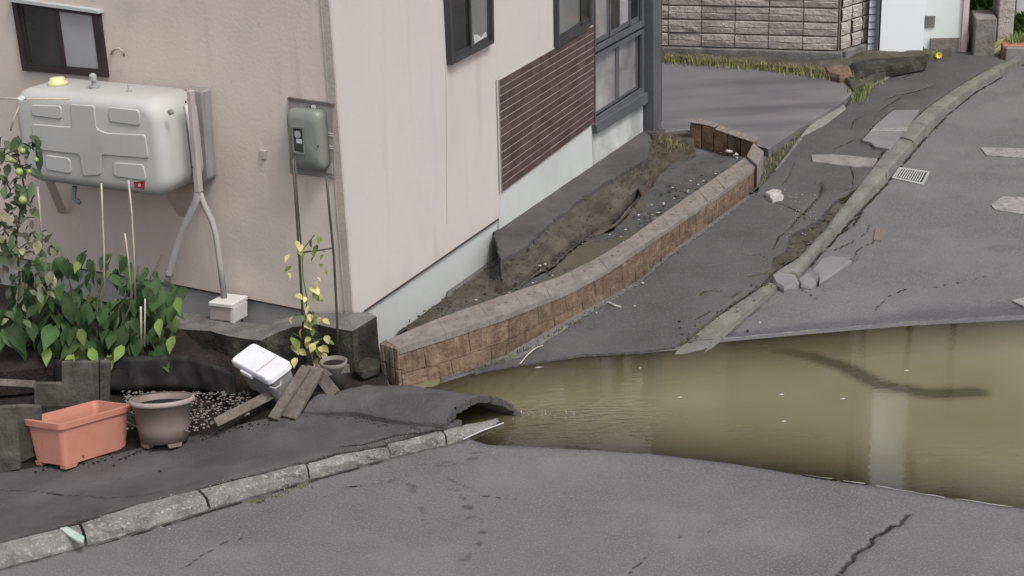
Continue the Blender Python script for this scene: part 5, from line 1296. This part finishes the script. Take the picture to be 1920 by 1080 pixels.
# block modules in world units
La = BP.ab(BP.p(1571,60))[0]; us = [BP.ab(BP.p(c, 60))[0] for c in cols]; mod = (us[-1]-us[1])/5
z_b = BP.p(1440,92).z; z_t = BP.p(1440,66).z; rh = z_t-z_b
for P_, aL, nA, sgn in ((BP, La, 14, -1), (BP2, 0, 6, 1)):
    for k in range(nA):
        for r_ in range(7):
            if sgn < 0: s0, s1 = aL-mod*(k+1), aL-mod*k
            else: s0, s1 = mod*.6*k+.02, mod*.6*(k+1)
            z0_ = z_b+rh*r_+(.03*(0) if sgn < 0 else .0)
            q = quadinset([P_.w(s0, z0_+rh), P_.w(s1, z0_+rh), P_.w(s1, z0_), P_.w(s0, z0_)], .012, .012, .03, .03)
            cfr = random.uniform(.0, .012); vs = []
            # two rough bands per block
            for uu in (0, .33, .66, 1):
                for vv_, dd_ in ((0,-.012),(.07,.002),(.44,.006),(.5,.001),(.56,.006),(.93,.002),(1,-.012)):
                    p = (q[0]*(1-uu)+q[1]*uu)*(1-vv_)+(q[3]*(1-uu)+q[2]*uu)*vv_
                    vs.append(p+P_.n*(cfr+dd_+random.uniform(-.005,.005)))
            fs = []
            for i in range(3):
                for j in range(6): a = i*7+j; fs.append([a, a+7, a+8, a+1])
            obj('block', vs, fs, M['bgblock'], bgw)
v, f = spoly(BP, [BP.w(La-mod*14, z_b+rh*7), BP.w(La, z_b+rh*7), BP.w(La, z_b-.5), BP.w(La-mod*14, z_b-.5)], -.15, -.010); obj('core', v, f, M['mortar'], bgw)
v, f = spoly(BP2, [BP2.w(.0, z_b+rh*7), BP2.w(mod*3.6, z_b+rh*7), BP2.w(mod*3.6, z_b-.5), BP2.w(0, z_b-.5)], -.15, -.010); obj('core', v, f, M['mortar'], bgw)
v, f = spoly(BP, [BP.w(La-mod*14, z_b-.004), BP.w(La+.05, z_b-.004), BP.w(La+.05, z_b-.5), BP.w(La-mod*14, z_b-.5)], -.1, .05); obj('plinth', v, f, M['concrete'], bgw, bevel=.01)
v, f = spoly(BP2, [BP2.w(.05, z_b-.002), BP2.w(mod*3.6, z_b-.002), BP2.w(mod*3.6, z_b-.5), BP2.w(.05, z_b-.5)], -.1, .06); obj('plinth', v, f, M['concrete'], bgw, bevel=.01)
# house behind the block wall
def building(P0, P1, depth, h, m, name, label, cat='house', base=0.0, roofm=None, wins=()):
    pl3 = vplane(P0, P1); L_ = (Vector((P1.x,P1.y,0))-Vector((P0.x,P0.y,0))).length
    b_ = thing(name, (P0+P1)/2, label, cat)
    v, f = prism([pl3.w(0,base,0), pl3.w(L_,base,0), pl3.w(L_,base,-depth), pl3.w(0,base,-depth)], (0,0,h-base)); obj('wall', v, f, m, b_)
    if roofm:
        v, f = prism([pl3.w(-.3,h,.35), pl3.w(L_+.3,h,.35), pl3.w(L_+.3,h,-depth-.3), pl3.w(-.3,h,-depth-.3)], (0,0,.2)); obj('roof', v, f, roofm, b_)
    for (a_, z_, w_, hh_) in wins:
        o_ = [pl3.w(a_,z_,.03), pl3.w(a_+w_,z_,.03), pl3.w(a_+w_,z_+hh_,.03), pl3.w(a_,z_+hh_,.03)]
        v, f = ring(o_, quadinset(o_, .06,.06,.06,.06), pl3.n*-.029); wn = obj('window', v, f, M['metal_dk'], b_)
        v, f = prism([p-pl3.n*.02 for p in quadinset(o_, .06,.06,.06,.06)], pl3.n*-.005); obj('pane', v, f, M['glass_dk'], wn)
    return b_, pl3, L_
off = BP.n*-1.6
h0 = BP.w(La-mod*16, .2)+off; h1 = BP.w(La+.1, .2)+off
building(h0, h1, 6, 7.5, M['beige_wall'], 'house', 'olive beige house standing behind the block wall, rising out of frame', roofm=M['roof'], wins=((1.5,3.5,1.4,1.1),(4.2,3.5,1.4,1.1)))
# white building: narrow strip, bright face, grey face
W0 = G(1645, 95, T, .1); 
def far_pt(x, y, z=.34): return atz(x, y, z)
s0_, s1_, s2_, s3_ = far_pt(1627,96), far_pt(1649,96), far_pt(1730,96), far_pt(1734,94)
wbld = thing('white_building', s2_, 'bright white rendered building at the top of the street', 'building')
pA = vplane(s1_, s2_); LA = (s2_-s1_).length
v, f = prism([pA.w(0,.1,0), pA.w(LA,.1,0), pA.w(LA,.1,-4), pA.w(0,.1,-4)], (0,0,2.3)); obj('wall', v, f, M['white_wall'], wbld)
v, f = prism([pA.w(0,2.4,0), pA.w(LA,2.4,0), pA.w(LA,2.4,-4), pA.w(0,2.4,-4)], (0,0,1.0)); obj('upper_wall', v, f, M['beige_wall'], wbld)
v, f = prism([pA.w(LA*.25,3.4,.1), pA.w(LA*1.12,3.4,.1), pA.w(LA*1.12,3.4,-4), pA.w(LA*.25,3.4,-4)], (0,0,4.4)); obj('added_reflector', v, f, M['white_wall'], wbld)  # unseen block added for its white reflection in the pond
pS = vplane(s0_, s1_); LS = (s1_-s0_).length-.03
v, f = prism([pS.w(0,.1,-.05), pS.w(LS,.1,-.05), pS.w(LS,.1,-3), pS.w(0,.1,-3)], (0,0,3.2)); obj('wall', v, f, M['grey_wall'], wbld)
for i in range(24):
    z_ = .12+i*.075; v, f = prism([pS.w(0,z_,-.02), pS.w(LS,z_,-.02), pS.w(LS,z_+.06,-.035), pS.w(0,z_+.06,-.035)], pS.n*-.02); obj('siding_board', v, f, M['blue_siding'], wbld)
v, f = prism([pA.w(-.05,.1,.02), pA.w(-.015,.1,.02), pA.w(-.015,.1,-.1), pA.w(-.05,.1,-.1)], (0,0,5)); obj('downpipe', v, f, M['metal_gy'], wbld)
g0_, g1_ = far_pt(1736,93), far_pt(1814,92)
pG = vplane(g0_+Vector((0,.25,0)), g1_+Vector((0,.25,0))); LG = (g1_-g0_).length
gb2 = thing('garage', g1_, 'pale grey garage wall to the right of the white building', 'building')
v, f = prism([pG.w(0,.1,0), pG.w(LG,.1,0), pG.w(LG,.1,-4), pG.w(0,.1,-4)], (0,0,2.2)); obj('wall', v, f, M['grey_wall'], gb2)
v, f = prism([pG.w(.1,2.31,0), pG.w(LG+1.6,2.31,0), pG.w(LG+1.6,2.31,-4), pG.w(.1,2.31,-4)], (0,0,5.2)); obj('upper_wall', v, f, M['cream_wall'], gb2)
v, f = prism([pG.w(.12,4.0,.7), pG.w(LG+1.1,4.0,.7), pG.w(LG+1.1,4.0,.004), pG.w(.12,4.0,.004)], (0,0,.5)); obj('balcony', v, f, M['beige_wall'], gb2)
v, f = tube([pG.w(.55,2.4,.02), pG.w(.55,7.2,.02)], .03, 6); obj('downpipe', v, f, M['metal_gy'], gb2)
v, f = prism([pG.w(LG+.002,.1,.03), pG.w(LG+.06,.1,.03), pG.w(LG+.06,.1,-.3), pG.w(LG+.002,.1,-.3)], (0,0,2.2)); obj('corner_trim', v, f, M['pink'], gb2)
v, f = prism([pG.w(.04,.52,.015), pG.w(.14,.52,.015), pG.w(.14,.64,.015), pG.w(.04,.64,.015)], pG.n*-.014); obj('hatch', v, f, M['concrete'], gb2)
# concrete trough in front, iron object, flower
cpt = [G(1722,99,SZ), G(1797,97,SZ)]; pC = vplane(*cpt); LC = (cpt[1]-cpt[0]).length
cbz = cpt[0].z; hC = up(cpt[1], 71)-cbz
v, f = ring([pC.w(.12,cbz-.05,0)+Vector((0,0,hC+.05)), pC.w(LC,cbz+hC,0), pC.w(LC,cbz+hC,-.35), pC.w(.12,cbz+hC,-.35)], [pC.w(.16,cbz+hC,-.04), pC.w(LC-.04,cbz+hC,-.04), pC.w(LC-.04,cbz+hC,-.31), pC.w(.16,cbz+hC,-.31)], (0,0,-hC-.05))
tag(obj('concrete_trough', v, f, M['stonewall']), 'dark mossy concrete trough in front of the grey garage wall', 'trough')
v, f = join(tube([G(1697,96,SZ), G(1702,78,SZ)*.0+Vector((G(1700,96,SZ).x, G(1700,96,SZ).y, up(G(1700,96,SZ), 77))), G(1708,96,SZ)], .02, 6), tube([G(1707,97,SZ), Vector((G(1713,96,SZ).x, G(1713,96,SZ).y, up(G(1713,96,SZ), 76))), G(1718,98,SZ)], .02, 6), tube([G(1700,90,SZ,.05), G(1730,93,SZ,.05)], .035, 8))
tag(obj('iron_frame', v, f, M['rust']), 'rusty bent iron frame at the foot of the white building', 'iron frame')
fw = thing('yellow_flower', G(1762,105,SZ), 'yellow flower blooming at the edge of the pavement by the trough', 'flower')
fc_ = G(1760,103,SZ,.07)
for k in range(9):
    a = 2*pi*k/9; d_ = Vector((cos(a), -.35, sin(a))).normalized(); sd_ = Vector((-sin(a), 0, cos(a)))
    obj('petal', [fc_+d_*.004, fc_+d_*.022+sd_*.010, fc_+d_*.042, fc_+d_*.022-sd_*.010], [[0,1,2,3]], M['petal'], fw)
Lf = leaf_mesh('leaf', .08, .04, 'o', M['leaf_y'])
for k in range(12): put_leaf(Lf, fw, G(1752+random.uniform(-8,10),104+random.uniform(-3,4),SZ,.04), random.uniform(0,6.28), random.uniform(0,1), 0, random.uniform(.6,1))
v, f = tube([G(1760,106,SZ), fc_], .004, 5); obj('stem', v, f, M['stem'], fw)
# stone pillars and hedges at the far right
def bgbox(px0, px1, pyb, h, dep, m, name, label, cat, bevel=.01):
    a_, b_ = atz(px0, pyb, .36), atz(px1, pyb, .36); p_ = vplane(a_, b_); L_ = (b_-a_).length
    v, f = prism([p_.w(0,.2,0), p_.w(L_,.2,0), p_.w(L_,.2,-dep), p_.w(0,.2,-dep)], (0,0,h)); return tag(obj(name, v, f, m, None, bevel=bevel), label, cat)
bgbox(1826,1866,86,.44,.5,M['stonewall'],'stone_wall','low grey stone wall under the upper hedge at the far right','wall')
bgbox(1868,1898,80,2.2,.5,M['bgblock'],'stone_pillar','tall rough stone gate pillar between the two hedges','pillar')
bgbox(1902,1990,45,1.6,.4,M['grey_wall'],'garden_wall','pale grey wall behind the lower hedge in the top right corner','wall')
bgbox(1880,2000,90,.19,.15,M['terra'],'edging','low terracotta edging under the grass at the far right','edging')
bgbox(1886,2000,93,.175,.25,M['concrete_lt'],'step','pale concrete step at the head of the pavement','step')
def leafcloud(name, c, rx, ry, rz, n, m, label, cat, size=.06, kind=None):
    vs, fs = [], []
    for i in range(n):
        while True:
            q = Vector((random.uniform(-1,1), random.uniform(-1,1), random.uniform(-1,1)))
            if q.length < 1: break
        q = q*(.6+.4*random.random()); P = Vector(c)+Vector((q.x*rx, q.y*ry, q.z*rz)); a = Vector((random.gauss(0,1), random.gauss(0,1), random.gauss(0,1))).normalized(); b = a.cross(Vector((random.gauss(0,1), random.gauss(0,1), random.gauss(0,1)))).normalized()
        s = size*random.uniform(.6,1.3); k = len(vs); vs += [P-a*s, P+b*s*.5, P+a*s, P-b*s*.5]; fs.append([k,k+1,k+2,k+3])
    return vs, fs
h1_ = thing('hedge', at_y(1848,60,16.7), 'green bush hanging over the low stone wall at the top right', 'hedge')
c_ = at_y(1848,2,16.7); v, f = leafcloud('x', c_, .20, .12, .16, 700, None, '', ''); obj('foliage', v, f, M['hedge'], h1_); v, f = tube([c_-Vector((0,0,.3)), c_], .02, 6); obj('branch', v, f, M['stem'], h1_)
h2_ = thing('hedge', at_y(1925,75,16.3), 'dense green bush in the top right corner behind the grass', 'hedge')
c_ = at_y(1926,48,16.3); v, f = leafcloud('x', c_, .20, .12, .16, 900, None, '', ''); obj('foliage', v, f, M['hedge'], h2_); v, f = tube([c_-Vector((0,0,.3)), c_], .02, 6); obj('branch', v, f, M['stem'], h2_)
# grass and weeds
def blades(pts, h0, h1, m, name, label, spread=.02):
    vs, fs = [], []
    for P in pts:
        h = random.uniform(h0, h1); a = random.uniform(0, 6.28); l = Vector((cos(a), sin(a), 0))*h*random.uniform(.1,.7); w_ = Vector((-sin(a), cos(a), 0))*random.uniform(.003,.006); k = len(vs)
        vs += [P-w_, P+w_, P+l*.4+Vector((0,0,h*.6))+w_*.6, P+l*.4+Vector((0,0,h*.6))-w_*.6, P+l+Vector((0,0,h))]; fs += [[k,k+1,k+2,k+3],[k+3,k+2,k+4]]
    return tag(obj(name, vs, fs, m), label, kind='stuff')
def along_px(pl, n, jit, fn, dz):
    out = []
    for _ in range(n):
        t = random.random()*(len(pl)-1); i = int(t); u = t-i; x = pl[i][0]*(1-u)+pl[i+1][0]*u+random.gauss(0,jit); y = pl[i][1]*(1-u)+pl[i+1][1]*u+random.gauss(0,jit*.6); out.append(G(x, y, fn, dz))
    return out
blades(along_px([(1598,188),(1615,172),(1632,155),(1648,142)], 1500, 9, SZ, -.01), .03, .11, M['grass'], 'grass', 'green grass tuft where the side lane meets the pavement')
blades(along_px([(1650,142),(1690,118),(1740,102)], 260, 4, SZ, -.02), .03, .09, M['grass'], 'grass', 'thin grass along the back of the pavement')
blades(along_px([(1440,262),(1445,300),(1428,345),(1470,285),(1500,255)], 130, 6, T, .04), .02, .06, M['grass'], 'weeds', 'small weeds in the gutter soil')
blades(along_px([(1235,112),(1320,119),(1420,126),(1500,136),(1560,142),(1600,150)], 2600, 5, TS, 0), .02, .08, M['grass_dry'], 'dry_grass', 'dry grass and weeds along the foot of the block wall')
blades(along_px([(1235,112),(1420,126),(1600,150)], 900, 6, TS, 0), .02, .07, M['grass'], 'weeds', 'green weeds among the dry grass by the block wall')
blades(along_px([(1895,84),(1940,80),(1990,78)], 900, 5, SZ, .1), .05, .14, M['grass'], 'grass', 'bright grass beyond the pavement in the top right')
blades(along_px([(1230,262),(1260,270),(1285,290),(1250,300)], 500, 8, TS, -.05), .02, .05, M['grass_dry'], 'roots', 'dry roots and grass in the soil at the far end of the planter')
blades(along_px([(880,700),(930,680),(1000,650),(1080,600),(1147,563),(1250,483)], 160, 3, SZ, 0), .01, .035, M['grass'], 'weeds', 'tiny weeds along the foot of the brick wall')
blades(along_px([(590,905),(500,938),(470,945)], 90, 6, T, .01), .008, .025, M['grass'], 'weeds', 'tiny weeds at the foot of the left kerb')
# soil and verge strip below the block wall and at the bend
ver = sheet('verge', gl([(1180,100),(1400,112),(1560,116),(1640,100),(1740,96),(1790,96),(1740,106),(1680,128),(1640,150),(1600,172),(1580,146),(1500,138),(1400,124),(1180,108)], TS), .04,
    lambda X, Y: (Tn(X, Y)+.15+.08*fbm(X*5, Y*5, 5), .3*vn(X*4, Y*4)), M['soil'], skirt=.1); tag(ver, 'weedy earth verge at the foot of the block wall', kind='structure')
chunk([(1545,124),(1572,119),(1594,121),(1600,138),(1575,142),(1552,136)], .12, .10, M['brick'], 'reddish brown broken footing stone at the corner of the block wall', 'rubble')
chunk([(1590,118),(1640,108),(1740,104),(1735,112),(1650,128),(1606,140)], .12, .10, M['concrete_dk'], 'long dark concrete footing running right from the block wall corner', 'rubble', name='footing')
# yellow cut pieces by the pavement head
for i, (x, y) in enumerate(((1868,98),(1882,98))):
    P = G(x, y, SZ); v, f = tube([P+Vector((-.1,0,.0)), P+Vector((.02,0,.09)), P+Vector((.08,0,.15))], [.04,.03,.01], 8)
    tag(obj('yellow_marker', v, f, M['leaf_yel']), ('left' if i == 0 else 'right')+' one of two pale yellow slanted stalks at the head of the pavement', 'stalk')
# small litter
lit = [((305,990),.014,T,'white stone chips leaning on the left kerb'),((318,994),.012,T,'second white chip leaning on the left kerb'),((572,925),.010,T,'pale pebble at the foot of the left kerb near the joint'),
       ((299,884),.010,LZ,'white pebble on the dark pavement below the brown pot'),((220,1026),.007,T,'tiny pale pebble on the road by the kerb'),((1190,575),.010,SZ,'white pebble on the pavement near the brick wall'),
       ((1205,532),.012,SZ,'white pebble close to the foot of the brick wall'),((1274,603),.012,SZ,'dark pebble on the pavement near the water'),((1548,537),.012,T,'dark pebble on the road below the loose plates'),
       ((1402,622),.016,T,'dark stone at the water edge'),((1425,606),.010,T,'white pebble just above the water edge'),((1524,560),.010,T,'small dark pebble on the road below the broken kerb'),((1118,588),.010,SZ,'pale pebble at the wall foot'),((155,1046),.006,T,'tiny dark pebble beneath the kerb paint mark')]
for (x, y), r, fn, lab in lit:
    v, f = rock(G(x, y, fn, .004), r, None); tag(obj('pebble', v, f, M['soil_dk'] if 'dark' in lab else M['debris']), lab, 'pebble')
v, f = tube([G(975,682,SZ), G(990,664,SZ,.02), G(1005,652,SZ,.03), G(1018,648,SZ)], .004, 5); tag(obj('twig', v, f, M['bamboo']), 'dry twig at the water edge by the brick wall', 'twig')
v, f = tube([G(1140,566,SZ,.01), G(1152,572,SZ,.01), G(1165,576,SZ)], .008, 5); tag(obj('twig', v, f, M['debris']), 'pale scrap of root near the foot of the brick wall', 'twig')
for x, y, w_ in ((1010,689,14),(1200,690,5),(1275,745,9),(1465,740,10),(1580,748,8),(1470,790,8),(1700,695,10)):
    P = atz(x, y, .002); s = w_/F*5.5; o = obj('floating_scrap', [P+Vector((-s,-.004,0)), P+Vector((0,-.012,.002)), P+Vector((s,.002,.001)), P+Vector((0,.01,.002)), P+Vector((0,0,.006))], [[0,1,4],[1,2,4],[2,3,4],[3,0,4]], M['debris'])
    tag(o, 'tiny pale scrap floating on the muddy water', 'scrap', 'tiny pale scraps floating on the muddy water')
parts = []
for i in range(260):
    x, y = random.uniform(0,1920), random.uniform(850,1080)
    if y < 880+max(0, x-1200)*.13 or y < 1075-x*.24: continue
    P = G(x, y, T, .010); parts.append(rock(P, random.uniform(.0015,.003), None))
tag(obj('grit', *join(*parts), M['debris'], None), 'fine pale grit scattered on the near road', kind='stuff')
# second building across the lane, reflected in the water: beyond the top of the frame
bl0, bl1 = Vector((6.2, 17.5, .3)), Vector((11.5, 15.8, .3))
building(bl0, bl1, 5, 6.2, M['beige_wall'], 'house', 'beige house with a brown balcony right of the garage, out of frame', roofm=M['roof'], wins=((.8,3.6,1.5,1.2),))

# pale ribbons painting the glint at the water edge, and crumbs of broken asphalt
M['glint'] = mat('glint_line', [(.30,.29,.28),(.42,.41,.40)], 20, .6, .3, 60)
def vis_ribbon(pxs, w0, gaps): return ribbon(noise_line(gl(pxs, lambda X, Y: 0), .004), lambda X, Y: (np.zeros(X.shape), None), w0*.45, 'glint_line', None, gaps, .004, M['glint'])
for pxs, g_, lab in (([(1100,664),(1200,659),(1272,652),(1345,637),(1500,622),(1700,604),(1920,592),(2000,587)], .08, 'thin pale line painting the glint along the far edge of the water'),
                ([(1500,890),(1600,905),(1750,930),(1920,955),(2000,968)], .15, 'thin pale line painting the glint along the near right edge of the water')):
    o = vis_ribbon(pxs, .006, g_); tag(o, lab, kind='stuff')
def crumbs(pl, n, jit, fn, r0, r1, m, lab, name='asphalt_crumbs'):
    ps = []
    for P in along_px(pl, n, jit, fn, .002): ps.append(rock(P, random.uniform(r0, r1)**1.0, None))
    return tag(obj(name, *join(*ps), m), lab, kind='stuff')
crumbs([(567,776),(661,783),(724,795),(829,806)], 110, 5, LZ, .003, .010, M['pavement_dark'], 'crumbs of asphalt along the near edge of the buckled slab')
crumbs([(150,981),(370,917),(640,848),(827,801)], 90, 4, LZ, .002, .006, M['kerb'], 'crumbs along the back of the left kerb')
crumbs([(1272,649),(1346,592),(1435,530),(1470,505),(1500,470),(1560,400)], 150, 9, SZ, .003, .012, M['pavement'], 'asphalt crumbs along the broken kerb')
crumbs([(1380,620),(1470,550),(1520,530),(1590,470),(1640,400)], 110, 12, T, .003, .010, M['pavement'], 'asphalt crumbs on the road beside the broken kerb')
crumbs([(880,695),(980,663),(1080,602),(1147,565),(1252,484),(1344,418),(1418,362)], 150, 5, SZ, .003, .009, M['brick'], 'brick crumbs along the foot of the brick wall')
crumbs([(1490,430),(1530,395),(1455,360)], 60, 22, SZ, .003, .007, M['debris'], 'small pale bits around the pavement cracks')
crumbs([(60,885),(230,858),(380,815),(540,790)], 120, 7, LZ, .003, .009, M['soil_dk'], 'spilled soil crumbs along the edge of the planting bed')
crumbs([(700,880),(850,850),(950,845)], 60, 14, T, .002, .005, M['debris'], 'fine grit on the road near the end of the kerb')

v, f = prism(gl([(1592,181),(1640,149),(1700,119),(1744,103),(1750,106),(1706,124),(1646,154),(1598,186)], SZ, .02), (0, 0, -.07))
tag(obj('gutter_kerb', v, f, M['kerb2'], bevel=.004), 'thin mossy edging rising along the back of the pavement towards the yellow flower', 'edging')
ps = []
for i in range(120):
    t = random.random()**1.6; x = 955+150*t+random.gauss(0, 8); y = 772+10*t+random.gauss(0, 6); ps.append(rock(atz(x, y, -.002), random.uniform(.001, .0032), None))
tag(obj('foam', *join(*ps), M['white_pl'], None), 'specks of foam where the water spills past the buckled slab', kind='stuff')
bp_ = pG.w(.62, 4.5, .5)
pp_ = thing('potted_plant', bp_-Vector((0,0,.0)), 'yellow green potted plant on the balcony above the pale garage wall', 'plant')
v, f = lathe([(.12,.001),(.16,.25),(.15,.25)], bp_, 14); obj('pot_body', v, f, M['pot'], pp_)
v, f = leafcloud('x', bp_+Vector((0,0,.7)), .28, .2, .45, 420, None, '', '', .07); obj('foliage', v, f, M['leaf_yel'], pp_)
